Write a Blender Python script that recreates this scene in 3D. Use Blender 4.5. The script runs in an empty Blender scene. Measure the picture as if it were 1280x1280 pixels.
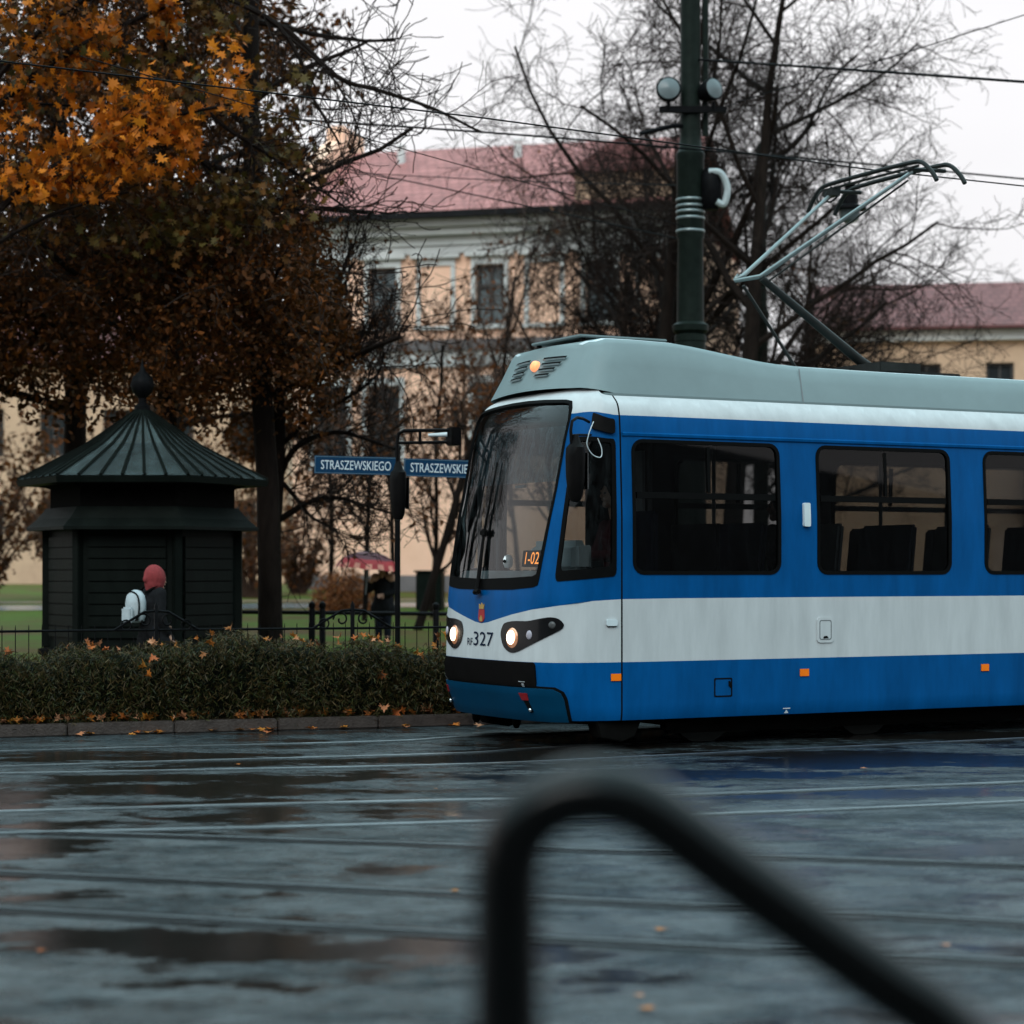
import bpy, bmesh, math, random
from mathutils import Vector, Matrix
from mathutils.geometry import delaunay_2d_cdt
R = math.radians
S = bpy.context.scene
COL = S.collection

# ---------------------------------------------------------------- camera
F, HY, CH = 2650.0, 714.0, 1.53           # focal length (px of a 1280 frame), horizon row, camera height
cam = bpy.data.objects.new('camera', bpy.data.cameras.new('camera'))
COL.objects.link(cam); S.camera = cam
cam.location = (0, 0, CH); cam.rotation_euler = (R(90), 0, 0)
cam.data.sensor_width = 36; cam.data.lens = F / 1280 * 36; cam.data.shift_y = (HY - 640) / 1280
cam.data.clip_start = .05; cam.data.clip_end = 1500
cam.data.dof.use_dof = True; cam.data.dof.focus_distance = 18.6; cam.data.dof.aperture_fstop = 1.55

# ---------------------------------------------------------------- sky and sun
SUN_EL, SUN_ROT = R(40), R(198)
W = bpy.data.worlds.new('World'); S.world = W; W.use_nodes = True
nt = W.node_tree; nt.nodes.clear()
def wn(t, **k):
    n = nt.nodes.new(t)
    for a, b in k.items(): setattr(n, a, b)
    return n
wo = wn('ShaderNodeOutputWorld'); bg = wn('ShaderNodeBackground'); bg.inputs[1].default_value = .1
sky = wn('ShaderNodeTexSky', sky_type='NISHITA', sun_disc=False, sun_elevation=SUN_EL, sun_rotation=SUN_ROT)
tc = wn('ShaderNodeTexCoord'); sx = wn('ShaderNodeSeparateXYZ'); nt.links.new(tc.outputs['Generated'], sx.inputs[0])
ramp = wn('ShaderNodeValToRGB'); nt.links.new(sx.outputs[2], ramp.inputs[0])
ramp.color_ramp.elements[0].position = 0.0; ramp.color_ramp.elements[0].color = (.97, .95, .965, 1)
ramp.color_ramp.elements[1].position = 1.0; ramp.color_ramp.elements[1].color = (1.62, 2.42, 2.66, 1)
e = ramp.color_ramp.elements.new(.28); e.color = (1.06, 1.045, 1.06, 1)
e = ramp.color_ramp.elements.new(.42); e.color = (1.12, 1.50, 1.62, 1)
cn = wn('ShaderNodeTexNoise'); cn.inputs['Scale'].default_value = 2.4; cn.inputs['Detail'].default_value = 5
cm = wn('ShaderNodeMapping'); cm.inputs['Scale'].default_value = (1, 1, 3.2)
nt.links.new(tc.outputs['Generated'], cm.inputs[0]); nt.links.new(cm.outputs[0], cn.inputs[0])
mr = wn('ShaderNodeMapRange'); mr.inputs[3].default_value = 8.7; mr.inputs[4].default_value = 10.6
nt.links.new(cn.outputs[0], mr.inputs[0])
vm = wn('ShaderNodeVectorMath', operation='SCALE'); nt.links.new(ramp.outputs[0], vm.inputs[0]); nt.links.new(mr.outputs[0], vm.inputs['Scale'])
mx = wn('ShaderNodeMixRGB'); mx.inputs[0].default_value = .95
nt.links.new(sky.outputs[0], mx.inputs[1]); nt.links.new(vm.outputs[0], mx.inputs[2])
nt.links.new(mx.outputs[0], bg.inputs[0]); nt.links.new(bg.outputs[0], wo.inputs[0])

sl = bpy.data.lights.new('sun', 'SUN'); sl.energy = 1.35; sl.angle = R(30); sl.color = (1, .97, .94)
so = bpy.data.objects.new('sun', sl); COL.objects.link(so)
sd = Vector((math.sin(SUN_ROT) * math.cos(SUN_EL), math.cos(SUN_ROT) * math.cos(SUN_EL), math.sin(SUN_EL)))
so.rotation_euler = sd.to_track_quat('Z', 'Y').to_euler()
S.view_settings.view_transform = 'Standard'; S.view_settings.look = 'None'
S.view_settings.exposure = 0.0; S.view_settings.gamma = 1
S.render.engine = 'CYCLES'; S.render.resolution_x = S.render.resolution_y = 1024

# ---------------------------------------------------------------- helpers
def at(px, py, Y): return Vector(((px - 640) / F * Y, Y, CH + (HY - py) / F * Y))
def gp(px, py, z=0.0): return at(px, py, (CH - z) * F / (py - HY))
def tag(o, label=None, cat=None, group=None, kind=None):
    if label: o['label'] = label
    if cat: o['category'] = cat
    if group: o['group'] = group
    if kind: o['kind'] = kind
    return o
def empty(name, loc=(0, 0, 0), rz=0, label=None, cat=None, group=None):
    o = bpy.data.objects.new(name, None); COL.objects.link(o)
    o.location = loc; o.rotation_euler = (0, 0, rz); o.empty_display_size = .2
    return tag(o, label, cat, group)
def copy_tree(o, parent=None):
    c = o.copy(); COL.objects.link(c)
    if parent: c.parent = parent
    for ch in [x for x in bpy.data.objects if x.parent == o]: copy_tree(ch, c)
    return c

class MB:
    def __init__(s): s.v = []; s.f = []; s.m = []; s.mi = 0
    def add(s, vs, fs):
        b = len(s.v); s.v += [tuple(v) for v in vs]; s.f += [[b + i for i in f] for f in fs]; s.m += [s.mi] * len(fs)
    def box(s, c, d, rz=0, M=None):
        x, y, z = d[0] / 2, d[1] / 2, d[2] / 2
        vs = [Vector((a, b, e)) for a in (-x, x) for b in (-y, y) for e in (-z, z)]
        m = M or Matrix.Rotation(rz, 4, 'Z'); c = Vector(c)
        s.add([m @ v + c for v in vs], [(0, 1, 3, 2), (4, 6, 7, 5), (0, 4, 5, 1), (2, 3, 7, 6), (0, 2, 6, 4), (1, 5, 7, 3)])
    def tube(s, pts, rad, n=8, cap=True):
        pts = [Vector(p) for p in pts]
        if not hasattr(rad, '__len__'): rad = [rad] * len(pts)
        vs = []; up = None
        for i, p in enumerate(pts):
            t = pts[min(i + 1, len(pts) - 1)] - pts[max(i - 1, 0)]
            if t.length < 1e-9: t = Vector((0, 0, 1))
            t.normalize()
            if up is None: up = t.orthogonal().normalized()
            a = up - t * up.dot(t)
            a = a.normalized() if a.length > 1e-6 else t.orthogonal().normalized()
            up = a; b = t.cross(a)
            vs += [p + (a * math.cos(2 * math.pi * k / n) + b * math.sin(2 * math.pi * k / n)) * rad[i] for k in range(n)]
        fs = [(i * n + k, i * n + (k + 1) % n, (i + 1) * n + (k + 1) % n, (i + 1) * n + k) for i in range(len(pts) - 1) for k in range(n)]
        if cap: fs += [tuple(range(n - 1, -1, -1)), tuple((len(pts) - 1) * n + k for k in range(n))]
        s.add(vs, fs)
    def lathe(s, c, prof, n=24, M=None):      # prof: (r, z) from bottom to top
        c = Vector(c); m = M or Matrix.Identity(4); vs = []
        for r, z in prof: vs += [m @ Vector((max(r, 1e-4) * math.cos(2 * math.pi * k / n), max(r, 1e-4) * math.sin(2 * math.pi * k / n), z)) + c for k in range(n)]
        fs = [(i * n + k, i * n + (k + 1) % n, (i + 1) * n + (k + 1) % n, (i + 1) * n + k) for i in range(len(prof) - 1) for k in range(n)]
        fs += [tuple(range(n - 1, -1, -1)), tuple((len(prof) - 1) * n + k for k in range(n))]
        s.add(vs, fs)
    def prism(s, poly, ax, a, b):             # poly in the two other axes, extruded from a to b along ax
        def P(u, v, w):
            return {'x': (w, u, v), 'y': (u, w, v), 'z': (u, v, w)}[ax]
        n = len(poly); vs = [P(u, v, a) for u, v in poly] + [P(u, v, b) for u, v in poly]
        s.add(vs, [tuple(range(n - 1, -1, -1)), tuple(range(n, 2 * n))] + [(i, (i + 1) % n, n + (i + 1) % n, n + i) for i in range(n)])
    def build(s, name, mats, parent=None, smooth=False, bevel=0, recalc=True, loc=None):
        me = bpy.data.meshes.new(name); me.from_pydata(s.v, [], s.f)
        if not isinstance(mats, (list, tuple)): mats = [mats]
        for m in mats: me.materials.append(m)
        if len(mats) > 1: me.polygons.foreach_set('material_index', s.m)
        if recalc:
            bm = bmesh.new(); bm.from_mesh(me)
            bmesh.ops.recalc_face_normals(bm, faces=bm.faces)
            if bevel: bmesh.ops.bevel(bm, geom=[e for e in bm.edges if len(e.link_faces) == 2 and e.calc_face_angle(0) > .6], offset=bevel, segments=2, affect='EDGES', clamp_overlap=True)
            bm.to_mesh(me); bm.free()
        if smooth:
            me.polygons.foreach_set('use_smooth', [True] * len(me.polygons))
            try: me.set_sharp_from_angle(angle=R(40))
            except Exception: pass
        me.update()
        o = bpy.data.objects.new(name, me); COL.objects.link(o)
        if parent: o.parent = parent
        return o

# ---------------------------------------------------------------- materials
def NT(name):
    m = bpy.data.materials.new(name); m.use_nodes = True
    return m, m.node_tree.nodes, m.node_tree.links
def mat(name, col, rough=.6, metal=0, var=.15, scale=6, bump=0, bscale=60, coat=0, emit=None, estr=1, stretch=(1, 1, 1), dark_back=False, spec=None):
    if spec is None: spec = .04 if max(col) < .05 else .25
    m, N, L = NT(name); b = N['Principled BSDF']
    b.inputs['Roughness'].default_value = rough; b.inputs['Metallic'].default_value = metal
    b.inputs['Coat Weight'].default_value = coat; b.inputs['Coat Roughness'].default_value = .08
    b.inputs['Specular IOR Level'].default_value = spec
    tcn = N.new('ShaderNodeTexCoord'); mp = N.new('ShaderNodeMapping'); mp.inputs['Scale'].default_value = stretch
    L.new(tcn.outputs['Object'], mp.inputs[0])
    n = N.new('ShaderNodeTexNoise'); n.inputs['Scale'].default_value = scale; n.inputs['Detail'].default_value = 6; n.inputs['Roughness'].default_value = .65
    L.new(mp.outputs[0], n.inputs[0])
    r = N.new('ShaderNodeValToRGB'); c = col
    r.color_ramp.elements[0].position = .3; r.color_ramp.elements[1].position = .7
    r.color_ramp.elements[0].color = (c[0] * (1 - var), c[1] * (1 - var), c[2] * (1 - var), 1)
    r.color_ramp.elements[1].color = (c[0] * (1 + var), c[1] * (1 + var), c[2] * (1 + var), 1)
    L.new(n.outputs[0], r.inputs[0]); src = r.outputs[0]
    if dark_back:
        g = N.new('ShaderNodeNewGeometry'); x = N.new('ShaderNodeMixRGB'); x.inputs[2].default_value = (.03, .03, .032, 1)
        L.new(g.outputs['Backfacing'], x.inputs[0]); L.new(src, x.inputs[1]); src = x.outputs[0]
    L.new(src, b.inputs['Base Color'])
    rr = N.new('ShaderNodeMapRange'); rr.inputs[3].default_value = max(0, rough - .08); rr.inputs[4].default_value = min(1, rough + .08)
    L.new(n.outputs[0], rr.inputs[0]); L.new(rr.outputs[0], b.inputs['Roughness'])
    if bump:
        n2 = N.new('ShaderNodeTexNoise'); n2.inputs['Scale'].default_value = bscale; n2.inputs['Detail'].default_value = 4
        L.new(mp.outputs[0], n2.inputs[0])
        bp = N.new('ShaderNodeBump'); bp.inputs['Strength'].default_value = bump; bp.inputs['Distance'].default_value = .02
        L.new(n2.outputs[0], bp.inputs['Height']); L.new(bp.outputs[0], b.inputs['Normal'])
    if emit:
        b.inputs['Emission Color'].default_value = (*emit, 1); b.inputs['Emission Strength'].default_value = estr
    return m
def leafmat(name, cols, rough=.55, trans=.25):
    m, N, L = NT(name); b = N['Principled BSDF']; b.inputs['Roughness'].default_value = rough
    b.inputs['Specular IOR Level'].default_value = .15
    g = N.new('ShaderNodeNewGeometry'); r = N.new('ShaderNodeValToRGB'); cr = r.color_ramp
    while len(cr.elements) < len(cols): cr.elements.new(.5)
    for i, c in enumerate(cols): cr.elements[i].position = i / (len(cols) - 1); cr.elements[i].color = (*c, 1)
    L.new(g.outputs['Random Per Island'], r.inputs[0]); L.new(r.outputs[0], b.inputs['Base Color'])
    t = N.new('ShaderNodeBsdfTranslucent'); L.new(r.outputs[0], t.inputs[0])
    x = N.new('ShaderNodeMixShader'); x.inputs[0].default_value = trans
    L.new(b.outputs[0], x.inputs[1]); L.new(t.outputs[0], x.inputs[2]); L.new(x.outputs[0], N['Material Output'].inputs[0])
    return m
def glassmat(name, tint, refl=1.0, rough=.015, dirt=0.0, dirtcol=(.3, .36, .38), dmin=0.0):
    m, N, L = NT(name); N.remove(N['Principled BSDF'])
    t = N.new('ShaderNodeBsdfTransparent'); t.inputs[0].default_value = (*tint, 1)
    g = N.new('ShaderNodeBsdfGlossy'); g.inputs['Roughness'].default_value = rough; g.inputs[0].default_value = (refl, refl, refl, 1)
    f = N.new('ShaderNodeFresnel'); f.inputs[0].default_value = 1.5
    x = N.new('ShaderNodeMixShader'); L.new(f.outputs[0], x.inputs[0]); L.new(t.outputs[0], x.inputs[1]); L.new(g.outputs[0], x.inputs[2])
    out = x
    if dirt:
        d = N.new('ShaderNodeBsdfDiffuse'); d.inputs[0].default_value = (*dirtcol, 1)
        tcn = N.new('ShaderNodeTexCoord'); mp = N.new('ShaderNodeMapping'); mp.inputs['Scale'].default_value = (6, 6, 1.6); mp.inputs['Rotation'].default_value = (.5, .35, 0)
        L.new(tcn.outputs['Object'], mp.inputs[0])
        n = N.new('ShaderNodeTexNoise'); n.inputs['Scale'].default_value = 3; n.inputs['Detail'].default_value = 8; n.inputs['Roughness'].default_value = .7
        L.new(mp.outputs[0], n.inputs[0])
        mrn = N.new('ShaderNodeMapRange'); mrn.inputs[1].default_value = .45; mrn.inputs[2].default_value = .8; mrn.inputs[3].default_value = dmin; mrn.inputs[4].default_value = dirt
        L.new(n.outputs[0], mrn.inputs[0])
        x2 = N.new('ShaderNodeMixShader'); L.new(mrn.outputs[0], x2.inputs[0]); L.new(x.outputs[0], x2.inputs[1]); L.new(d.outputs[0], x2.inputs[2]); out = x2
    L.new(out.outputs[0], N['Material Output'].inputs[0])
    return m

M = {}
M['blue'] = mat('tram_blue', (.0002, .062, .20), .40, 0, .20, 3.5, coat=0, dark_back=True, spec=.06, stretch=(1.5, 1.5, .3))
M['dblue'] = mat('tram_blue_plain', (.0002, .034, .078), .42, 0, .12, 3, spec=.06)
M['white'] = mat('tram_white', (.44, .455, .46), .45, 0, .10, 4, stretch=(1.6, 1.6, .3), spec=.2, dark_back=True)
M['fair'] = mat('fairing_grey', (.165, .215, .22), .5, 0, .06, 3)
M['palegrey'] = mat('pale_grey', (.52, .58, .6), .4, 0, .05, 5)
M['black'] = mat('black_plastic', (.0045, .004, .004), .45, 0, .2, 10, bump=.05, bscale=200)
M['rubber'] = mat('rubber', (.003, .003, .003), .6, 0, .2, 20)
M['gap'] = mat('panel_gap', (.004, .004, .004), .9, 0, 0, 5)
M['under'] = mat('underframe', (.004, .0038, .0035), .9, 0, .3, 8, spec=.03)
M['glass'] = glassmat('windscreen_glass', (.62, .67, .68), .85, .02, .04)
M['sglass'] = glassmat('side_glass', (.34, .34, .34), .42, .02, .012, (.2, .22, .23))
M['cglass'] = glassmat('cab_glass', (.52, .54, .54), .5, .02, .03)
M['visor'] = glassmat('visor_film', (.22, .27, .29), .5, .12, .55, (.26, .38, .43), .10)
M['interior'] = mat('interior_dark', (.020, .019, .019), .7, 0, .2, 5)
M['intgrey'] = mat('interior_grey', (.15, .16, .165), .6, 0, .1, 5)
M['dash'] = mat('dashboard_grey', (.36, .40, .41), .5, 0, .1, 6)
M['seat'] = mat('seat_fabric', (.03, .035, .06), .85, 0, .2, 12)
M['chrome'] = mat('chrome', (.6, .6, .6), .15, 1, .05, 5)
M['steel'] = mat('galvanised_steel', (.20, .235, .235), .38, .6, .15, 8)
M['dsteel'] = mat('dark_steel', (.025, .027, .026), .45, .4, .2, 8)
M['orange'] = mat('orange_lens', (.85, .17, .005), .3, 0, .05, 20)
M['red'] = mat('red_lens', (.22, .008, .012), .35, 0, .1, 20)
M['crest'] = mat('crest_red', (.30, .02, .02), .5, 0, .1, 20)
M['gold'] = mat('crest_gold', (.40, .24, .07), .4, .3, .1, 20)
M['lamp'] = mat('lit_headlamp', (1, .85, .65), .3, 0, 0, 5, emit=(1, .80, .58), estr=5)
M['halo'] = mat('lamp_rim_glow', (.75, .42, .28), .18, .9, .2, 30, emit=(1, .42, .2), estr=.25)  # weak emission puts the headlamp's glow into its rim
M['beacon'] = mat('lit_beacon', (1, .3, .1), .3, 0, .35, 40, emit=(1, .36, .18), estr=.9)
M['led'] = mat('led_orange', (1, .3, .05), .4, 0, 0, 5, emit=(1, .33, .06), estr=1.6)
M['lensgrey'] = mat('small_lens', (.35, .32, .36), .2, 0, .15, 20)
M['lensdark'] = mat('dark_lens', (.06, .06, .06), .2, 0, .3, 30)
M['ink'] = mat('number_ink', (.006, .012, .03), .6, 0, 0, 5)
M['whitemark'] = mat('white_mark', (.55, .58, .6), .6, 0, .1, 10)
M['wetgreen'] = mat('mast_green', (.010, .0145, .012), .42, 0, .25, 8, bump=.1, bscale=30)
M['lampglass'] = mat('floodlight_glass', (.12, .145, .15), .2, 0, .1, 5)
M['bark'] = mat('wet_bark', (.011, .0075, .006), .75, 0, .45, 9, bump=.8, bscale=25, stretch=(1, 1, .3))
M['twig'] = mat('twig_bark', (.017, .0115, .0095), .7, 0, .35, 4)
M['browntwig'] = mat('brown_twig', (.06, .032, .022), .75, 0, .4, 2)
M['signblue'] = mat('sign_blue', (.002, .026, .065), .45, 0, .06, 6, spec=.1)
M['signwhite'] = mat('sign_white', (.50, .55, .58), .5, 0, .05, 10)
M['iron'] = mat('black_iron', (.005, .005, .0055), .5, .2, .3, 15)
M['glossblack'] = mat('glossy_black_paint', (.004, .004, .0045), .25, 0, .2, 10, coat=.12, spec=.2)

# ---------------------------------------------------------------- ground, kerb, rails
def road_material():
    m, N, L = NT('wet_asphalt'); b = N['Principled BSDF']
    tcn = N.new('ShaderNodeTexCoord')
    def noise(scale, st, det=5, rg=.6, rot=0):
        mp = N.new('ShaderNodeMapping'); mp.inputs['Scale'].default_value = st; mp.inputs['Rotation'].default_value = (0, 0, rot); L.new(tcn.outputs['Object'], mp.inputs[0])
        n = N.new('ShaderNodeTexNoise'); n.inputs['Scale'].default_value = scale; n.inputs['Detail'].default_value = det; n.inputs['Roughness'].default_value = rg
        L.new(mp.outputs[0], n.inputs[0]); return n.outputs[0]
    def rng(src, a, b_, c, d):
        r = N.new('ShaderNodeMapRange'); r.inputs[1].default_value = a; r.inputs[2].default_value = b_; r.inputs[3].default_value = c; r.inputs[4].default_value = d
        L.new(src, r.inputs[0]); return r.outputs[0]
    dv = N.new('ShaderNodeVectorMath'); dv.operation = 'DOT_PRODUCT'; dv.inputs[1].default_value = (.4730, -.8811, 0); L.new(tcn.outputs['Object'], dv.inputs[0])
    off_ = Vector((-.2813, 18.8572, 0)).dot(Vector((.4730, -.8811, 0)))
    b0 = rng(dv.outputs['Value'], off_ + .3, off_ + 1.2, 0, 1); b1 = rng(dv.outputs['Value'], off_ + 3.2, off_ + 4.6, 1, 0)
    bm_ = N.new('ShaderNodeMath'); bm_.operation = 'MULTIPLY'; L.new(b0, bm_.inputs[0]); L.new(b1, bm_.inputs[1])
    ba = N.new('ShaderNodeMath'); ba.operation = 'MULTIPLY_ADD'; ba.inputs[1].default_value = .06; L.new(bm_.outputs[0], ba.inputs[0])
    L.new(noise(.55, (.7, 1.2, 1), 9, .70, -.2), ba.inputs[2])
    puddle = rng(ba.outputs[0], .505, .55, 0, 1)
    unused = rng(noise(.55, (.5, 1.35, 1), 7, .66, -.2), .50, .60, 0, 1)
    grain = noise(38, (1, 1, 1), 6, .85)
    mid = noise(7, (1, 1.6, 1), 6, .7)
    cr = N.new('ShaderNodeValToRGB'); cr.color_ramp.elements[0].position = .42; cr.color_ramp.elements[1].position = .60
    cr.color_ramp.elements[0].color = (.003, .0036, .004, 1); cr.color_ramp.elements[1].color = (.048, .064, .070, 1)
    mm = N.new('ShaderNodeMath'); mm.operation = 'MULTIPLY_ADD'; mm.inputs[1].default_value = .5; L.new(grain, mm.inputs[0])
    m2 = N.new('ShaderNodeMath'); m2.operation = 'MULTIPLY'; m2.inputs[1].default_value = .5; L.new(mid, m2.inputs[0]); L.new(m2.outputs[0], mm.inputs[2])
    L.new(mm.outputs[0], cr.inputs[0])
    pc = N.new('ShaderNodeMixRGB'); pc.inputs[2].default_value = (.010, .0085, .0075, 1); L.new(puddle, pc.inputs[0]); L.new(cr.outputs[0], pc.inputs[1])
    L.new(pc.outputs[0], b.inputs['Base Color'])
    ra = N.new('ShaderNodeMath'); ra.operation = 'MULTIPLY_ADD'; ra.inputs[1].default_value = .55; L.new(noise(2.0, (.7, 1.0, 1), 9, .74, -.12), ra.inputs[0])
    rb = N.new('ShaderNodeMath'); rb.operation = 'MULTIPLY'; rb.inputs[1].default_value = .45; L.new(noise(1.1, (.6, 1.5, 1), 8, .72, -.1), rb.inputs[0]); L.new(rb.outputs[0], ra.inputs[2])
    r1 = rng(ra.outputs[0], .42, .58, .10, .46)
    rm = N.new('ShaderNodeMix'); rm.data_type = 'FLOAT'; L.new(puddle, rm.inputs[0]); L.new(r1, rm.inputs[2]); rm.inputs[3].default_value = .13
    L.new(rm.outputs[0], b.inputs['Roughness'])
    L.new(rng(noise(1.3, (.7, 1.1, 1), 10, .78, -.15), .43, .56, 1.0, .10), b.inputs['Specular IOR Level'])
    inv = N.new('ShaderNodeMath'); inv.operation = 'MULTIPLY_ADD'; inv.inputs[1].default_value = -.85; inv.inputs[2].default_value = .9; L.new(puddle, inv.inputs[0])
    bp = N.new('ShaderNodeBump'); bp.inputs['Distance'].default_value = .02; L.new(inv.outputs[0], bp.inputs['Strength']); L.new(mm.outputs[0], bp.inputs['Height'])
    L.new(bp.outputs[0], b.inputs['Normal'])
    return m
M['road'] = road_material()
g = MB(); g.add([(-400, -200, 0), (400, -200, 0), (400, 600, 0), (-400, 600, 0)], [(0, 1, 2, 3)])
tag(g.build('road', M['road']), kind='structure')

KN = Vector((-.337, .942, 0)).normalized()
KERB = [Vector(p) for p in ((-40, 5.6, 0), (-14, 16.0, 0), (-3.51, 19.87, 0), (-.63, 20.9, 0), (1.5, 21.95, 0), (8, 25.45, 0), (40, 42.6, 0))]
def kerbpoint(x):
    for a, b in zip(KERB, KERB[1:]):
        if x <= b.x: break
    return a.lerp(b, (x - a.x) / (b.x - a.x))
def lawn_z(q): return .105 + .0207 * max(0, min(q - 2.5, 44))
def back(x, q): p = kerbpoint(x) + KN * q; p.z = lawn_z(q); return p
def ground_at(px, Y):                       # a point of the lawn at depth Y under image column px
    X = (px - 640) / F * Y
    q = 0
    for _ in range(30):
        k = kerbpoint(X - KN.x * q); q += (Y - (k.y + KN.y * q)) / KN.y * .8
    return Vector((X, Y, lawn_z(q)))

def G(px, Y): return ground_at(px, Y)
def lawn_material():
    m, N, L = NT('wet_lawn'); b = N['Principled BSDF']; b.inputs['Roughness'].default_value = .8; b.inputs['Specular IOR Level'].default_value = .08
    tcn = N.new('ShaderNodeTexCoord')
    a = N.new('ShaderNodeTexNoise'); a.inputs['Scale'].default_value = .35; a.inputs['Detail'].default_value = 8; a.inputs['Roughness'].default_value = .7
    L.new(tcn.outputs['Object'], a.inputs[0])
    r = N.new('ShaderNodeValToRGB'); r.color_ramp.elements[0].position = .40; r.color_ramp.elements[1].position = .62
    r.color_ramp.elements[0].color = (.080, .135, .012, 1); r.color_ramp.elements[1].color = (.12, .060, .025, 1)
    L.new(a.outputs[0], r.inputs[0])
    f = N.new('ShaderNodeTexNoise'); f.inputs['Scale'].default_value = 18; f.inputs['Detail'].default_value = 6
    L.new(tcn.outputs['Object'], f.inputs[0])
    x = N.new('ShaderNodeMixRGB'); x.blend_type = 'MULTIPLY'; x.inputs[0].default_value = .6; L.new(r.outputs[0], x.inputs[1]); L.new(f.outputs[0], x.inputs[2])
    L.new(x.outputs[0], b.inputs['Base Color'])
    bp = N.new('ShaderNodeBump'); bp.inputs['Strength'].default_value = .8; L.new(f.outputs[0], bp.inputs['Height']); L.new(bp.outputs[0], b.inputs['Normal'])
    return m
M['lawn'] = lawn_material()
def strip(xs, qs, dz=0):
    mb = MB(); vs = []
    for x in xs:
        for q in qs: v = back(x, q); v.z += dz; vs.append(v)
    n = len(qs)
    mb.add(vs, [(i * n + j, (i + 1) * n + j, (i + 1) * n + j + 1, i * n + j + 1) for i in range(len(xs) - 1) for j in range(n - 1)])
    return mb
XS = [-40, -30, -22, -14, -9, -6, -3.51, -2, -.63, .5, 1.5, 4, 8, 14, 22, 30, 40]
l = strip(XS, [.16, 1, 2.5, 5, 9, 14, 20, 28, 37, 46.5, 60, 90, 160, 400]).build('lawn', M['lawn'], recalc=False); tag(l, kind='structure')
M['path'] = mat('wet_path', (.16, .165, .17), .22, 0, .2, 3, bump=.1, bscale=40)
M['tanpath'] = mat('leafy_path', (.20, .13, .08), .6, 0, .3, 5)
M['bed'] = mat('planting_bed', (.022, .015, .010), .85, 0, .5, 12, bump=.8, bscale=40)
tag(strip(XS, [28.5, 30, 31.6], .012).build('path', M['path'], recalc=False), kind='structure')
tag(strip(XS, [33.0, 34.2], .012).build('gravel_path', M['tanpath'], recalc=False), kind='structure')
tag(strip(XS, [2.6, 4, 5.6], .012).build('pavement', mat('wet_paving', (.05, .048, .046), .35, 0, .3, 6), recalc=False), kind='structure')
tag(strip(XS, [.17, .5, 1.3], .008).build('planting_bed', M['bed'], recalc=False), kind='structure')
# kerb stones
kb = MB(); rk = random.Random(3); x = -20.0
while x < 30:
    a = kerbpoint(x); d = (kerbpoint(x + .05) - a).normalized(); L_ = 1.0
    c = a + d * (L_ / 2) + KN * .085
    kb.box((c.x, c.y, .055 + rk.uniform(-.003, .003)), (L_ - .012, .15, .115), math.atan2(d.y, d.x))
    x += d.x * L_
tag(kb.build('kerb', mat('granite_kerb', (.050, .038, .033), .45, 0, .3, 9, bump=.4, bscale=50), bevel=.012), kind='structure')

# rails: steel head, groove, keeper
def smooth_path(P, n=8):
    out = []
    for i in range(len(P) - 1):
        p0, p1, p2, p3 = P[max(i - 1, 0)], P[i], P[i + 1], P[min(i + 2, len(P) - 1)]
        for k in range(n):
            t = k / n
            out.append(.5 * ((2 * p1) + (p2 - p0) * t + (2 * p0 - 5 * p1 + 4 * p2 - p3) * t * t + (3 * p1 - p0 - 3 * p2 + p3) * t ** 3))
    return out + [P[-1]]
def ribbon(mb, P, o0, o1, z):
    vs = []
    for i, p in enumerate(P):
        t = (P[min(i + 1, len(P) - 1)] - P[max(i - 1, 0)]).normalized(); n = Vector((-t.y, t.x, 0))
        vs += [Vector((p.x, p.y, z)) + n * o0, Vector((p.x, p.y, z)) + n * o1]
    mb.add(vs, [(2 * i, 2 * i + 2, 2 * i + 3, 2 * i + 1) for i in range(len(P) - 1)])
M['railhead'] = mat('rail_steel', (.26, .275, .285), .34, .9, .35, 1.3)
M['groove'] = mat('rail_groove', (.006, .005, .005), .8, 0, .2, 10)
M['seal'] = mat('bitumen_joint', (.012, .011, .011), .3, 0, .3, 6)
def rail(P, head=.055, groove=.042, seal=.02, high=.008):
    P = smooth_path([Vector(p) for p in P]); mb = MB()
    def bar(a, w, h):
        vs = []; pr = [(0, .003), (.08, h * .55), (.22, h * .9), (.5, h), (.78, h * .9), (.92, h * .55), (1, .003)]
        for i, p in enumerate(P):
            t = (P[min(i + 1, len(P) - 1)] - P[max(i - 1, 0)]).normalized(); n = Vector((-t.y, t.x, 0))
            vs += [Vector((p.x, p.y, z)) + n * (a + w * k) for k, z in pr]
        m_ = len(pr); mb.add(vs, [(m_ * i + k, m_ * i + m_ + k, m_ * i + m_ + k + 1, m_ * i + k + 1) for i in range(len(P) - 1) for k in range(m_ - 1)])
    mb.mi = 0; bar(0, head, high); mb.mi = 1; ribbon(mb, P, -groove, 0, .0045)
    mb.mi = 0; bar(-groove - .018, .018, high * .6)
    mb.mi = 2; ribbon(mb, P, -groove - .018 - seal, -groove - .018, .004); ribbon(mb, P, head, head + seal, .004)
    o = mb.build('tram_rail', [M['railhead'], M['groove'], M['seal']], recalc=False, smooth=True)
    tag(o, kind='structure')
TU, TV = Vector((.8811, .4730, 0)), Vector((.4730, -.8811, 0))
TO = Vector((-.2813, 18.8572, 0))
def tw(u, v, z=0): return TO + TU * u + TV * v + Vector((0, 0, z))
near = [gp(-260, 967), gp(172, 953), gp(565, 942), tw(.3, .7175), tw(3, .7175), tw(12, .7175), tw(34, .7175)]
rail(near); rail([p - TV * 1.435 for p in near])
rail([gp(-200, 971), gp(172, 964), gp(565, 956), gp(800, 946), gp(1300, 922)], .05, .05)
rail([gp(-200, 1021), gp(172, 1010), gp(446, 1003), gp(835, 994.5), gp(1104, 984.6), gp(1400, 973)], .07, .03)
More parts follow.
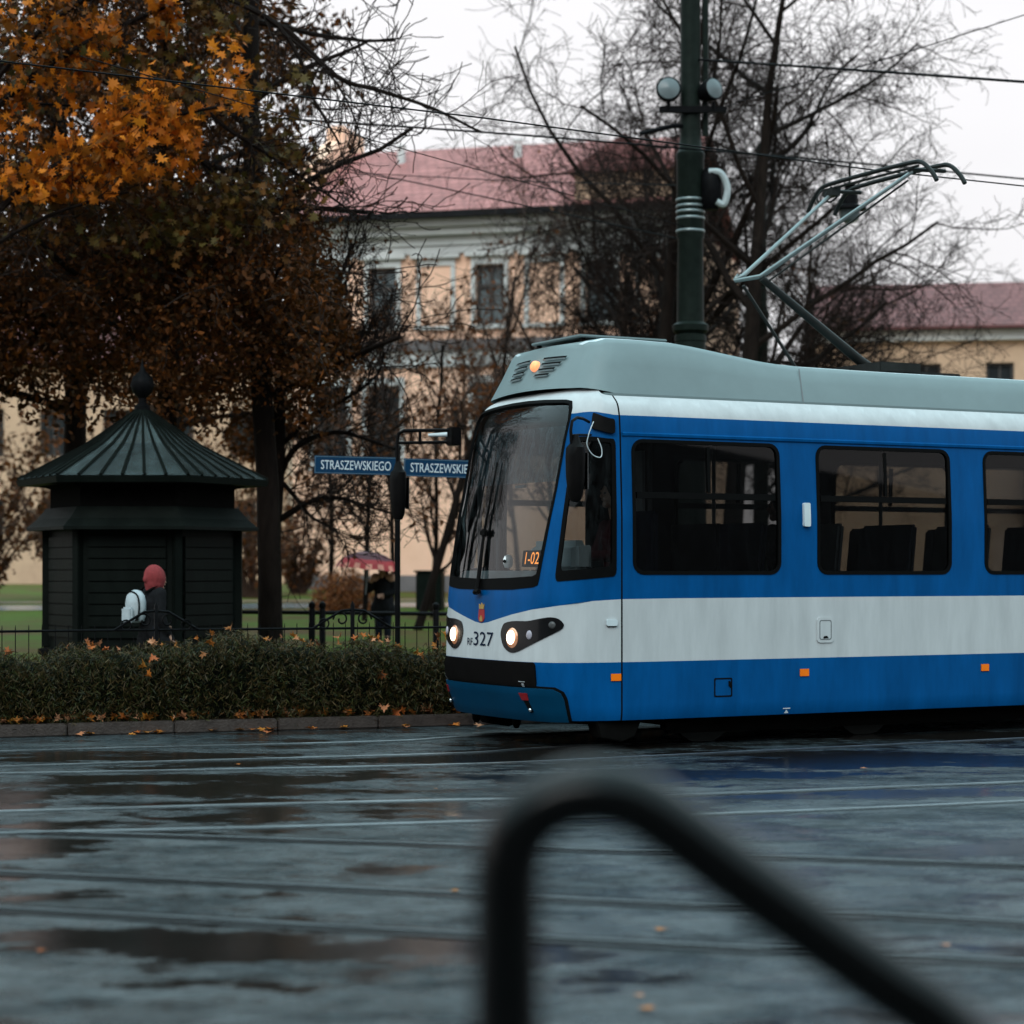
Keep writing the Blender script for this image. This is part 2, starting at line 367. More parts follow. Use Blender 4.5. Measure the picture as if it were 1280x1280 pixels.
rail([gp(-200, 1046), gp(172, 1038), gp(446, 1031.5), gp(878, 1018), gp(1104, 1009.6), gp(1400, 996)], .05, .03)
for a in (((-200, 1032), (172, 1043), (565, 1056), (1104, 1075), (1400, 1086)), ((-200, 1081), (172, 1097), (565, 1116), (1104, 1143), (1400, 1160)),
          ((-200, 1125), (172, 1144), (565, 1166), (990, 1187), (1400, 1208))):
    rail([gp(*p) for p in a], .020, .085, .05, .006)

# ---------------------------------------------------------------- generic triangulated patches
def dens(loop, step):
    out = []
    for i, a in enumerate(loop):
        b = loop[(i + 1) % len(loop)]; n = max(1, int(math.hypot(b[0] - a[0], b[1] - a[1]) / step))
        out += [(a[0] + (b[0] - a[0]) * k / n, a[1] + (b[1] - a[1]) * k / n) for k in range(n)]
    return out
def inside(p, loop):
    r = False; x, y = p; j = len(loop) - 1
    for i in range(len(loop)):
        xi, yi = loop[i]; xj, yj = loop[j]
        if (yi > y) != (yj > y) and x < (xj - xi) * (y - yi) / (yj - yi) + xi: r = not r
        j = i
    return r
def inside_all(p, loops):
    r = False
    for l in loops:
        if inside(p, l): r = not r
    return r
def rrect(x0, y0, x1, y1, r, n=5):
    out = []
    for cx, cy, a0 in ((x1 - r, y1 - r, 0), (x0 + r, y1 - r, 90), (x0 + r, y0 + r, 180), (x1 - r, y0 + r, 270)):
        out += [(cx + r * math.cos(R(a0 + 90 * k / n)), cy + r * math.sin(R(a0 + 90 * k / n))) for k in range(n + 1)]
    return out
def spline_loop(P, n=5):
    out = []; m = len(P)
    for i in range(m):
        p0, p1, p2, p3 = [Vector(P[(i + k) % m]) for k in (-1, 0, 1, 2)]
        for k in range(n):
            t = k / n; q = .5 * ((2 * p1) + (p2 - p0) * t + (2 * p0 - 5 * p1 + 4 * p2 - p3) * t * t + (3 * p1 - p0 - 3 * p2 + p3) * t ** 3)
            out.append((q.x, q.y))
    return out
def offset_loop(loop, d):
    n = len(loop); area = sum(loop[i][0] * loop[(i + 1) % n][1] - loop[(i + 1) % n][0] * loop[i][1] for i in range(n)); s = 1 if area > 0 else -1
    out = []
    for i in range(n):
        a, b, c = Vector(loop[i - 1]), Vector(loop[i]), Vector(loop[(i + 1) % n])
        e1, e2 = (b - a), (c - b)
        n1 = Vector((-e1.y, e1.x)).normalized() * s; n2 = Vector((-e2.y, e2.x)).normalized() * s
        k = (n1 + n2); k = k / max(.35, k.length_squared / 2) if k.length > 1e-6 else n1
        q = b + k * d; out.append((q.x, q.y))
    return out
def cdt(loops, grid, lines=()):
    V, E = [], []
    for l in loops:
        b = len(V); V += [Vector(p) for p in l]; E += [(b + i, b + (i + 1) % len(l)) for i in range(len(l))]
    for l in lines:
        b = len(V); V += [Vector(p) for p in l]; E += [(b + i, b + i + 1) for i in range(len(l) - 1)]
    V += [Vector(p) for p in grid]
    v, e_, f, *_ = delaunay_2d_cdt(V, E, [], 0, 1e-5)
    return [(p.x, p.y) for p in v], f

# ---------------------------------------------------------------- tram body surface
PL = [(0, 0), (.3, .006), (.6, .03), (.85, .085), (1.02, .20), (1.12, .40), (1.18, .70), (1.2, 1.0)]
def _dense():
    ext = [(-.3, .006)] + PL + [(1.2, 1.4)]; D = []
    for i in range(1, len(ext) - 2):
        p0, p1, p2, p3 = [Vector(ext[i + k]) for k in (-1, 0, 1, 2)]
        for k in range(20):
            t = k / 20; D.append(.5 * ((2 * p1) + (p2 - p0) * t + (2 * p0 - 5 * p1 + 4 * p2 - p3) * t * t + (3 * p1 - p0 - 3 * p2 + p3) * t ** 3))
    D += [Vector(PL[-1]), Vector((1.2, 20))]
    A = [0]
    for a, b in zip(D, D[1:]): A.append(A[-1] + (b - a).length)
    return D, A
DN, AR = _dense()
def plan1(a):
    lo, hi = 0, len(AR) - 1
    while hi - lo > 1:
        m = (lo + hi) // 2
        if AR[m] <= a: lo = m
        else: hi = m
    t = (a - AR[lo]) / (AR[hi] - AR[lo]); return DN[lo].lerp(DN[hi], t)
def lerp(t, tab):
    if t <= tab[0][0]: return tab[0][1]
    for (a, b), (c, d) in zip(tab, tab[1:]):
        if t <= c: return b + (d - b) * (t - a) / (c - a)
    return tab[-1][1]
LEAN = [(.2, .12), (.5, .02), (.74, 0), (.78, 0), (1.3, .02), (1.5, .045), (2.6, .22), (2.85, .27), (3.05, .34)]
INS = [(.2, .03), (.3, 0), (2.0, 0), (2.6, .03), (2.7, .035), (2.86, .05), (2.95, .075), (3.0, .11), (3.04, .17), (3.05, .22)]
def S0(s, z):
    a = abs(s); p = plan1(a); q = plan1(a + .01); o = plan1(max(a - .01, 0)); t = q - o
    if a < .01: t = Vector((1, 0))
    t.normalize(); nu, nv = t.x, -t.y; sg = 1 if s >= 0 else -1
    u, v = p.y, p.x
    w = max(0, min(1, (.75 - u) / .6)); w = w * w * (3 - 2 * w)
    k = max(0, min(1, (z - 2.2) / .7)); k = k * k * (3 - 2 * k); i = sum(lerp(z + k * .012, INS) for k in range(-3, 4)) / 7
    return Vector((u + lerp(z, LEAN) * w + nu * i, -(v + nv * i) * sg, z + .07 * w * k))      # local: x=u, y=-v
def SN(s, z):
    e = .012; z0 = max(.2, z - e); z1 = min(3.05, z + e)
    n = (S0(s, z1) - S0(s, z0)).cross(S0(s + e, z) - S0(s - e, z)).normalized()
    return n if n.dot(S0(s, 1.2) - Vector((4, 0, 1.2))) > -9 and True else n
_p = SN(2.5, 1.5); FLIP = -1 if _p.y > 0 else 1          # near side faces -y
def surf(s, z, off=0):
    p = S0(s, z); n = SN(s, z) * FLIP
    return p + n * off, n
def grid_in(loops, ds, dz):
    xs = [p[0] for p in loops[0]]; ys = [p[1] for p in loops[0]]; out = []
    x = min(xs) + ds * .5
    while x < max(xs):
        y = min(ys) + dz * .5
        while y < max(ys):
            if inside_all((x, y), loops): out.append((x, y))
            y += dz
        x += ds
    return out
def patch(name, loops, mats, parent, off=0, thick=0, ds=.05, dz=.08, lines=(), matf=None, grid=None, mapf=surf):
    step = min(ds, dz); loops = [dens(l, step * 1.2) for l in loops]
    if grid is None: grid = grid_in(loops, ds, dz)
    V, Fc = cdt(loops, grid, lines)
    keep = [f for f in Fc if inside_all((sum(V[i][0] for i in f) / 3, sum(V[i][1] for i in f) / 3), loops)]
    P = [mapf(s, z, off) for s, z in V]
    vs = [p for p, n in P]; ns = [n for p, n in P]; fs = []; ms = []
    for f in keep:
        a, b, c = f
        nn = (vs[b] - vs[a]).cross(vs[c] - vs[a])
        fs.append((a, b, c) if nn.dot(ns[a]) > 0 else (a, c, b))
        ms.append(matf(sum(V[i][0] for i in f) / 3, sum(V[i][1] for i in f) / 3) if matf else 0)
    nmain = len(fs)
    if thick:
        cnt = {}
        for f in fs:
            for i in range(3):
                e_ = (f[i], f[(i + 1) % 3]); cnt[tuple(sorted(e_))] = cnt.get(tuple(sorted(e_)), 0) + 1
        low = {}
        for f, m_ in list(zip(fs, ms)):
            for i in range(3):
                a, b = f[i], f[(i + 1) % 3]
                if cnt[tuple(sorted((a, b)))] == 1:
                    q = []
                    for w in (a, b):       # separate rim vertices so that the edge stays crisp
                        vs.append(vs[w]); ns.append(ns[w]); vs.append(vs[w] - ns[w] * thick); ns.append(ns[w]); q += [len(vs) - 2, len(vs) - 1]
                    fs.append((q[0], q[1], q[3], q[2])); ms.append(m_)
    used = sorted({i for f in fs for i in f}); ix = {o: k for k, o in enumerate(used)}
    me = bpy.data.meshes.new(name); me.from_pydata([vs[i] for i in used], [], [[ix[i] for i in f] for f in fs])
    mats = mats if isinstance(mats, (list, tuple)) else [mats]
    for m_ in mats: me.materials.append(m_)
    if len(mats) > 1: me.polygons.foreach_set('material_index', ms)
    me.polygons.foreach_set('use_smooth', [i < nmain for i in range(len(fs))])
    cn_ = []
    for k, f in enumerate(fs):
        if k < nmain: cn_ += [ns[i] for i in f]
        else:
            a, b, c = vs[f[0]], vs[f[1]], vs[f[2]]; n_ = (b - a).cross(c - a).normalized(); cn_ += [n_] * len(f)
    me.update()
    me.normals_split_custom_set(cn_)
    o = bpy.data.objects.new(name, me); COL.objects.link(o); o.parent = parent
    return o
def text_mesh(body, size=1, sx=1.0):
    cu = bpy.data.curves.new('lettering', 'FONT'); cu.body = body; cu.size = size; cu.resolution_u = 3
    o = bpy.data.objects.new('lettering', cu); COL.objects.link(o)
    dg = bpy.context.evaluated_depsgraph_get(); me = bpy.data.meshes.new_from_object(o.evaluated_get(dg))
    V = [(v.co.x * sx, v.co.y) for v in me.vertices]; Fs = [tuple(p.vertices) for p in me.polygons]
    bpy.data.objects.remove(o); bpy.data.curves.remove(cu); bpy.data.meshes.remove(me)
    x0 = min(v[0] for v in V); x1 = max(v[0] for v in V); y0 = min(v[1] for v in V); y1 = max(v[1] for v in V)
    return [((x - x0) / (x1 - x0), (y - y0) / (y1 - y0)) for x, y in V], Fs
def text_patch(name, body, s0, z0, s1, z1, m, parent, off=.006):
    V, Fs = text_mesh(body); mb = MB()
    P = [surf(s0 + x * (s1 - s0), z0 + y * (z1 - z0), off) for x, y in V]
    mb.add([p for p, n in P], Fs); return mb.build(name, m, parent, recalc=False)
def mir(l): return [(-a, b) for a, b in l]

# ---------------------------------------------------------------- tram
TRAM_RZ = math.atan2(TU.y, TU.x)
tram = empty('tram', TO, TRAM_RZ, 'blue and white tram with lit headlights numbered 327 standing on wet rails', 'tram')
def tl(u, v, z): return Vector((u, -v, z))
SE = 13.2
wsr = [(.51, 1.370), (.80, 1.392), (.852, 1.41), (.862, 1.46), (.905, 2.10), (.934, 2.78), (.925, 2.87), (.885, 2.93), (.80, 2.945), (.45, 2.965), (.14, 2.975)]
WS = [(0, 1.366)] + wsr + mir(wsr[::-1])
CW = rrect(0, 0, 1, 1, .05, 3)
CWc = [(1.018, 1.440), (1.596, 1.487), (1.597, 2.665), (1.0, 2.635)]
def bil(p, q):
    a, b, c, d = [Vector(k) for k in q]; r = (a * (1 - p[0]) + b * p[0]) * (1 - p[1]) + (d * (1 - p[0]) + c * p[0]) * p[1]; return (r.x, r.y)
CW = [bil(p, CWc) for p in CW]
PW = [rrect(1.752 + 1.945 * k, 1.50, 3.30 + 1.945 * k, 2.67, .11) for k in range(5)]
belt = [(0, 1.067), (.12, 1.078), (.3, 1.112), (.53, 1.155), (.8, 1.20), (1.08, 1.237), (1.37, 1.275), (1.645, 1.290), (2.2, 1.295), (4, 1.297), (8, 1.297), (SE, 1.297)]
def beltz(s): return lerp(abs(s), belt)
lines = [dens([(-SE, .75), (SE, .75)], .12)[:-1] + [(SE, .75)], [(-SE, 2.872), (SE, 2.872)], [(-a, b) for a, b in belt[::-1]] + belt[1:]]
for sg in (1, -1):
    for d in (0, .016): lines.append([(sg * (1.64 + d), .25 + .02 * k) for k in range(141)])
def topz(s): return lerp(abs(s), [(0, 2.82), (.95, 2.82), (1.5, 2.872)])
lines[1] = [(x, topz(x)) for x in [-SE + 2 * SE * k / 300 for k in range(301)]]
lines[0] = [(-SE + 2 * SE * k / 300, .75) for k in range(301)]
def livery(s, z):
    if 1.64 < abs(s) < 1.656: return 2
    if z > topz(s) or .75 < z < beltz(s): return 1
    return 0
outer = [(-SE, .25), (SE, .25), (SE, 3.05), (-SE, 3.05)]
holes = [WS, CW, mir(CW)] + PW + [mir(p) for p in PW]
gs = [k * .05 for k in range(0, 40)] + [2.2 + .3 * k for k in range(37)]; gs = sorted(set([-a for a in gs] + gs))
gz = [.3 + .08 * k for k in range(32)] + [2.86, 2.9, 2.93, 2.955, 2.98, 3.0, 3.015, 3.03, 3.04]
hl = [[outer[0], outer[1], outer[2], outer[3]]] + holes
grid = [(a, b) for a in gs for b in gz if inside_all((a, b), hl)]
def body_loops(): return [dens(outer, .1)] + [dens(h, .06) for h in holes]
patch('body', body_loops(), [M['blue'], M['white'], M['gap']], tram, lines=lines, matf=livery, grid=grid, ds=.1, dz=.1)
# roof deck and floor close the shell
rf = MB(); rf.box(tl(6.6, 0, 3.06), (11.8, 1.96, .03)); rf.build('roof', M['fair'], tram)
fl = MB(); fl.box(tl(6.7, 0, .86), (12.2, 2.25, .06)); fl.box(tl(12.85, 0, 1.7), (.06, 2.3, 2.7)); fl.build('floor', M['interior'], tram)
# belt moulding (rain rib) above the side windows
for sg in (1, -1):
    m_ = MB(); P = [(sg * (1.665 + .35 * k)) for k in range(33)]
    vs = []
    for s_ in P:
        for z_, o_ in ((2.685, .0), (2.695, .014), (2.715, .018), (2.728, .0)): vs.append(surf(s_, z_, o_)[0])
    m_.add(vs, [(4 * i + j, 4 * i + 4 + j, 4 * i + 5 + j, 4 * i + 1 + j) for i in range(len(P) - 1) for j in range(3)])
    m_.build('rain_rib', M['blue'], tram, recalc=False)
# glazing
def window(name, loop, glass, ring, off=.006, inner=None, ds=.08, dz=.12):
    fr = patch(name, [loop, inner or offset_loop(loop, ring)], M['rubber'], tram, off, .035, ds=.05, dz=.06)
    patch('pane', [offset_loop(loop, .01)], glass, fr, -.012, ds=ds, dz=dz)
    return fr
WSI = [(0, 1.462)] + [(.46, 1.472), (.78, 1.487), (.822, 1.505), (.832, 1.56), (.880, 2.10), (.908, 2.78), (.895, 2.85), (.862, 2.905), (.79, 2.918), (.45, 2.936), (.14, 2.946)]
WSI = WSI + mir(WSI[1:][::-1])
window('windscreen', WS, M['glass'], .03, inner=WSI)
cwi = [bil((.06 + .86 * x, .075 + .895 * y), CWc) for x, y in rrect(0, 0, 1, 1, .05, 3)]
window('cab_window', CW, M['cglass'], .035, inner=cwi); window('cab_window', mir(CW), M['cglass'], .035, inner=mir(cwi))
for k, p in enumerate(PW):
    for q in (p, mir(p)):
        w_ = window('passenger_window', q, M['sglass'], .032, ds=.2, dz=.2)
        xs = sorted((min(a for a, b in q), max(a for a, b in q)))
        patch('transom_bar', [[(xs[0] + .05, 2.16), (xs[1] - .05, 2.16), (xs[1] - .05, 2.215), (xs[0] + .05, 2.215)]], M['rubber'], w_, -.004, .03, ds=.2, dz=.04)
        xm = xs[0] + .78
        patch('mullion', [[(xm, 2.22), (xm + .03, 2.22), (xm + .03, 2.62), (xm, 2.62)]], M['rubber'], w_, -.006, .03, ds=.05, dz=.2)
# front lower mask
gapl = [(0, .545)] + [(.85, .545), (1.04, .540), (1.115, .50), (1.13, .44), (1.115, .25)]
GP = gapl + mir(gapl[1:][::-1])
patch('cover_gap', [GP], M['gap'], tram, .004, .01, ds=.06, dz=.06)
cv = [(0, .527)] + [(.85, .527), (1.02, .522), (1.085, .488), (1.098, .43), (1.083, .245)]
CV = cv + mir(cv[1:][::-1])
cover = patch('coupler_cover', [CV], M['dblue'], tram, .018, .03, ds=.06, dz=.06)
def bulge(s, z, off=0):
    k = max(0, min(1, (z - .535) / .21)); b = .034 * (1 - abs(2 * k - 1) ** 3) + .006
    e = max(0, (abs(s) - .75) / .12); return surf(s, z, off + b * (1 - .7 * min(1, e) ** 2))
bump = patch('bumper', [rrect(-.862, .537, .862, .748, .03, 3)], M['black'], tram, .0, .03, ds=.06, dz=.02, mapf=bulge)
for s_, w in ((.714, 1), (-.80, 1)):
    pm = MB()
    for (a, b, c, d) in ((-.04, .015, .045, .021), (-.008, -.012, .022, .004), (-.02, -.03, .012, -.008)):
        pm.add([bulge(s_ + x, .565 + y, .004)[0] for x, y in ((a, b), (c, b), (c, d), (a, d))], [(0, 1, 2, 3)])
    pm.build('jacking_mark', M['whitemark'], bump, recalc=False)
for s_ in (.69, -.86):
    lid = patch('towing_eye_lid', [[(s_ - .055, .485), (s_ + .06, .485), (s_ + .055, .425), (s_ - .03, .425)]], M['red'], cover, .024, .012, ds=.05, dz=.05)
    patch('towing_eye_slot', [[(s_ - .015, .423), (s_ + .05, .423), (s_ + .075, .325), (s_ + .03, .318)]], M['gap'], cover, .022, .01, ds=.05, dz=.05)
    q = MB(); p, n = surf(s_ + .055, .345, .03); q.lathe(p, [(.001, -.02), (.014, -.012), (.018, 0), (.014, .012), (.001, .02)], 10); q.build('towing_eye', M['chrome'], cover, smooth=True)
# headlight clusters
HL = [(.366, .975), (.385, 1.04), (.431, 1.078), (.569, 1.098), (.76, 1.102), (.907, 1.125), (1.0, 1.137), (1.072, 1.124), (1.118, 1.082), (1.113, 1.048), (1.061, 1.012), (.864, .921), (.642, .839), (.524, .828), (.417, .878)]
def disc(name, s_, z_, r, off, m, parent, squash=1.0, dome=.4):
    p, n = surf(s_, z_, off); q = MB(); mt = n.to_track_quat('Z', 'Y').to_matrix().to_4x4() @ Matrix.Diagonal((squash, 1, 1, 1))
    q.lathe(p, [(r, -.012)] + [(r * math.cos(a), dome * r * math.sin(a)) for a in [R(x) for x in (0, 20, 40, 60, 80, 89)]], 24, mt)
    return q.build(name, m, parent, smooth=True)
for sg in (1, -1):
    L_ = HL if sg > 0 else mir(HL)
    h = patch('headlight_cluster', [spline_loop(L_, 4)], M['glossblack'], tram, .008, .012, ds=.05, dz=.04)
    rg = disc('lamp_rim', sg * .553, .952, .088, .010, M['halo'], h, 1, .15)
    disc('headlamp', sg * .553, .956, .062, .026, M['lamp'], h, .85, .3)
    disc('side_lamp', sg * .79, .982, .040, .010, M['lensgrey'], h, .85, .3)
    disc('indicator_lamp', sg * 1.02, 1.07, .032, .010, M['lensdark'], h)
# number, crest, markings
text_patch('fleet_number', '327', -.135, .868, .235, .992, M['ink'], tram)
text_patch('fleet_letters', 'RF', -.262, .868, -.155, .932, M['ink'], tram)
cr_ = patch('crest', [[(-.05, 1.19), (.05, 1.19), (.058, 1.11), (.04, 1.085), (0, 1.075), (-.04, 1.085), (-.058, 1.11)]], M['crest'], tram, .006, .006, ds=.03, dz=.03)
patch('crest_crown', [[(-.042, 1.195), (.042, 1.195), (.05, 1.24), (.02, 1.225), (0, 1.25), (-.02, 1.225), (-.05, 1.24)]], M['gold'], cr_, .008, .008, ds=.03, dz=.03)
patch('crest_tower', [[(-.025, 1.085), (.025, 1.085), (.025, 1.12), (.012, 1.12), (.012, 1.135), (-.012, 1.135), (-.012, 1.12), (-.025, 1.12)]], M['gold'], cr_, .009, .004, ds=.03, dz=.03)
dh = patch('door_handle', [rrect(1.50, 1.062, 1.60, 1.118, .015, 3)], M['palegrey'], tram, .02, .02, ds=.03, dz=.03)
patch('handle_recess', [[(1.51, 1.055), (1.595, 1.055), (1.595, 1.066), (1.51, 1.066)]], M['gap'], dh, .012, .01, ds=.03, dz=.03)
for a, b, c, d in ((1.545, .592, 1.637, .652), (3.505, .588, 3.60, .652), (5.6, .588, 5.69, .652)):
    patch('side_marker', [[(a, b), (c, b), (c, d), (a, d)]], M['orange'], tram, .010, .012, ds=.05, dz=.05)
sk = patch('socket_flap', [rrect(3.69, .885, 3.876, 1.115, .035, 4)], M['white'], tram, .010, .012, ds=.05, dz=.05)
patch('flap_groove', [rrect(3.715, .91, 3.85, 1.09, .02, 3), rrect(3.724, .919, 3.841, 1.081, .015, 3)], M['intgrey'], sk, .0115, .002, ds=.05, dz=.05)
patch('flap_latch', [[(3.755, .925), (3.815, .925), (3.80, .945), (3.77, .945)]], M['gap'], sk, .014, .004, ds=.05, dz=.05)
ap = patch('access_panel', [rrect(2.585, .425, 2.775, .592, .012, 2), rrect(2.597, .437, 2.763, .580, .01, 2)], M['gap'], tram, .003, .003, ds=.05, dz=.05)
patch('panel_lock', [[(2.735, .52), (2.76, .50), (2.755, .56), (2.735, .565)]], M['gap'], ap, .008, .006, ds=.05, dz=.05)
sp = patch('side_speaker', [rrect(3.537, 1.932, 3.607, 2.143, .012, 2)], M['palegrey'], tram, .03, .03, ds=.05, dz=.05)
mk = MB()
for (a, b, c, d) in ((3.32, .300, 3.40, .308),): mk.add([surf(x, y, .004)[0] for x, y in ((a, b), (c, b), (c, d), (a, d))], [(0, 1, 2, 3)])
mk.add([surf(x, y, .004)[0] for x, y in ((3.335, .262), (3.385, .262), (3.36, .292))], [(0, 1, 2)])
mk.build('jacking_mark', M['whitemark'], tram, recalc=False)
# roof fairing (front equipment cover sweeping down to the rear)
def fairing():
    prof = [(.53, 3.10), (.70, 3.545), (.76, 3.575), (1.14, 3.575), (1.56, 3.565), (1.98, 3.51), (2.42, 3.45), (2.77, 3.42), (3.83, 3.41), (8, 3.41), (12.4, 3.41)]
    # cross-section widths: bottom .98, top .85; front corners rounded in plan
    sec = []
    us = [.0, .02, .06, .12, .22, .4, .6, .8, 1.0, 1.2, 1.45, 1.7, 1.95, 2.2, 2.5, 2.85, 3.3, 4, 6, 9, 11.8]
    def corner(x): # half-width growth from the front
        t = min(1, x / .26); return math.sqrt(max(0, 1 - (1 - t) ** 2))
    vs = []
    for x in us:
        wb = .74 + .24 * corner(x); wt = .63 + .22 * corner(x)
        ub = .52 + x; ut = .70 + x
        zt = lerp(ut, prof) if ut > .76 else 3.555
        if x == 0: zt = 3.535
        row = []
        for sg in (1, -1):
            row.append((tl(ub, sg * wb, 3.035 + .09 * max(0, 1 - x / .5)), tl(ub + (ut - ub) * .5, sg * (wb + wt) / 2, (3.06 + zt) / 2 + .012), tl(ut - .015, sg * (wt + .012), zt - .055), tl(ut, sg * (wt - .03), zt - .012), tl(ut, sg * (wt - .10), zt)))
        vs += list(row[0]) + [tl(ut, 0, zt + .012)] + list(row[1])[::-1]
    n = 11; mb = MB(); b = len(us)
    mb.add(vs, [])
    for i in range(b - 1):
        for j in range(n - 1): mb.f.append([i * n + j, (i + 1) * n + j, (i + 1) * n + j + 1, i * n + j + 1]); mb.m.append(1 if j in (3, 6) else 0)  # paler strips colour a highlight line along both upper edges
    # front face follows a gentle crown, filled as rows between both sides
    k = 8; left = list(range(0, 6)); right = [10, 9, 8, 7, 6, 5]
    base = len(mb.v); rows = []
    for a, c in zip(left[:5], right[:5]):
        pa, pc = Vector(mb.v[a]), Vector(mb.v[c]); ids = [a]
        for q in range(1, k):
            t = q / k; p = pa.lerp(pc, t); p.x -= .07 * (1 - (2 * t - 1) ** 2); p.z += .02 * (1 - (2 * t - 1) ** 2) * (1 if a < 4 else .6)
            mb.v.append(tuple(p)); ids.append(len(mb.v) - 1)
        ids.append(c); rows.append(ids)
    for r0, r1 in zip(rows, rows[1:]):
        for q in range(k): mb.f.append([r0[q], r0[q + 1], r1[q + 1], r1[q]]); mb.m.append(0)
    tip = 5
    for q in range(k): mb.f.append([rows[4][q], rows[4][q + 1], tip]); mb.m.append(0)
    mb.f.append([(b - 1) * n + j for j in range(n)]); mb.m.append(0)
    return mb.build('roof_fairing', [M['fair'], M['palegrey']], tram, smooth=True)
fair = fairing()
def ff(v, t):      # point on the fairing front: v across, t 0..1 up
    w = .74 + (.63 - .74) * t; q = (v / w + 1) / 2
    return tl(.52 + .18 * t - .07 * (1 - (2 * q - 1) ** 2) - .012, v, 3.125 + .415 * t + .02 * (1 - (2 * q - 1) ** 2))
for j, (t, a0, a1, b0, b1) in enumerate(((.72, -.40, -.10, .14, .50), (.60, -.40, -.12, .14, .45), (.48, -.40, -.14, .12, .39), (.36, -.40, -.15, .09, .33))):
    for a, b in ((a0, a1), (b0, b1)):
        q = MB(); P = [ff(a + (b - a) * k / 6, t) for k in range(7)] ; P2 = [ff(a + (b - a - .02) * k / 6, t - .045) for k in range(7)]
        q.add(P + P2, [(k, k + 1, 8 + k, 7 + k) for k in range(6)]); q.build('vent_slot', M['gap'], fair, recalc=False)
        q = MB(); P3 = [p + Vector((-.012, 0, .002)) for p in P2]; P4 = [p + Vector((.0, 0, -.010)) for p in P2]
        q.add(P3 + P4 + P2, [(k, k + 1, 8 + k, 7 + k) for k in range(6)] + [(k, 14 + k, 15 + k, k + 1) for k in range(6)]); q.build('vent_lip', M['palegrey'], fair, recalc=False)
bq = MB(); bp_ = ff(.02, .55); bd = Vector((-1, -.05, .35)).to_track_quat('Z', 'Y').to_matrix().to_4x4()
bq.lathe(bp_ + Vector((.01, 0, 0)), [(.052, -.02), (.052, .01), (.042, .03), (.025, .04), (.001, .044)], 20, bd); bq.build('warning_lamp', M['beacon'], fair, smooth=True)
hq = MB(); hq.box(tl(1.22, .0, 3.625), (.92, .9, .025)); hq.build('roof_hatch', M['fair'], tram, bevel=.008)
for a in (.82, 1.38, 1.62):
    for b in (-.4, .4): hq = MB(); hq.box(tl(a, b, 3.588), (.035, .035, .055)); hq.build('hatch_bracket', M['black'], tram)
jn = MB()
jn.add([tl(2.80, .991, 3.03), tl(2.812, .991, 3.03), tl(2.842, .872, 3.385), tl(2.83, .872, 3.385)], [(0, 1, 2, 3)]); jn.build('fairing_joint', M['intgrey'], fair, recalc=False)
# mirrors on tubular brackets
def mirror(sg):
    arm = MB()
    bx = surf(sg * 1.39, 2.76, 0)[0]
    vb = 1.19
    tip = tl(-.04, 1.46, 2.62)
    def P(u, v, z): return tl(u, sg * v, z)
    if sg > 0:
        arm.tube([P(.44, 1.16, 2.80), P(.30, 1.30, 2.815), P(.16, 1.44, 2.81), P(.08, 1.50, 2.775), P(.055, 1.52, 2.70), P(.06, 1.52, 2.58)], .013, 8)
        arm.tube([P(.46, 1.16, 2.69), P(.25, 1.33, 2.675), P(.06, 1.515, 2.655)], .010, 8)
        hz = (2.36, .10, 1.52)
    else:
        arm.tube([P(.36, 1.09, 2.86), P(.15, 1.22, 2.86), P(-.08, 1.42, 2.86), P(-.12, 1.455, 2.83), P(-.13, 1.46, 2.75), P(-.13, 1.46, 2.50)], .017, 8)
        arm.tube([P(.36, 1.10, 2.75), P(-.12, 1.455, 2.745)], .015, 8)
        arm.tube([P(.04, 1.32, 2.86), P(.04, 1.32, 2.75)], .015, 8)
        hz = (2.27, -.12, 1.46)
    a = arm.build('mirror_arm', M['black'], tram, smooth=True)
    q = MB(); z, u, v = hz
    prof = [(.030, .30), (.062, .225), (.098, .195), (.105, .12), (.10, -.05), (.078, -.20), (.05, -.25), (.001, -.26)]
    q.lathe(P(u, v, z), [(r, zz) for r, zz in prof[::-1]], 16, Matrix.Diagonal((.72, 1, 1, 1)))
    hs = q.build('mirror_housing', M['black'], a, smooth=True)
    q = MB(); q.box(P(u + .077, v, z), (.006, .15, .30)); q.build('mirror_glass', M['chrome'], hs)
    if sg > 0:
        patch('mirror_bracket', [rrect(1.20, 2.705, 1.585, 2.83, .02, 2)], M['black'], a, .03, .03, ds=.05, dz=.05)
        w = MB(); w.tube(smooth_path([P(.45, 1.22, 2.80), P(.40, 1.23, 2.70), P(.38, 1.23, 2.60), P(.44, 1.22, 2.52), P(.52, 1.22, 2.50), P(.53, 1.22, 2.57), P(.49, 1.22, 2.66)], 5), .0045, 6); w.build('cable_loop', M['palegrey'], a, smooth=True)
    else:
        q = MB(); q.box(P(.30, 1.13, 2.80), (.10, .14, .17)); q.build('mirror_bracket', M['black'], a, bevel=.01)
        q = MB(); q.tube([P(.10, 1.26, 2.815), P(.25, 1.16, 2.82)], [.014, .024], 12); q.build('camera', M['palegrey'], a, smooth=True)
mirror(1); mirror(-1)
# wiper
wq = MB(); wp = [surf(-.05, 1.345, .035)[0], surf(-.075, 1.60, .022)[0], surf(-.095, 1.9, .02)[0]]
wq.tube(wp, [.022, .018, .012], 8); wq.tube([wp[0] + Vector((-.01, -.06, 0)), wp[0], wp[0] + Vector((0, .05, -.01))], [.02, .03, .02], 8)
wip = wq.build('wiper', M['black'], tram, smooth=True)
wq = MB(); wq.tube([surf(-.115, 1.42, .013)[0], surf(-.10, 1.9, .014)[0], surf(-.08, 2.48, .012)[0]], [.008, .012, .006], 6); wq.build('wiper_blade', M['rubber'], wip, smooth=True)
wq = MB(); wq.box(surf(-.09, 1.87, .022)[0], (.035, .12, .07)); wq.build('wiper_hinge', M['rubber'], wip, bevel=.015)
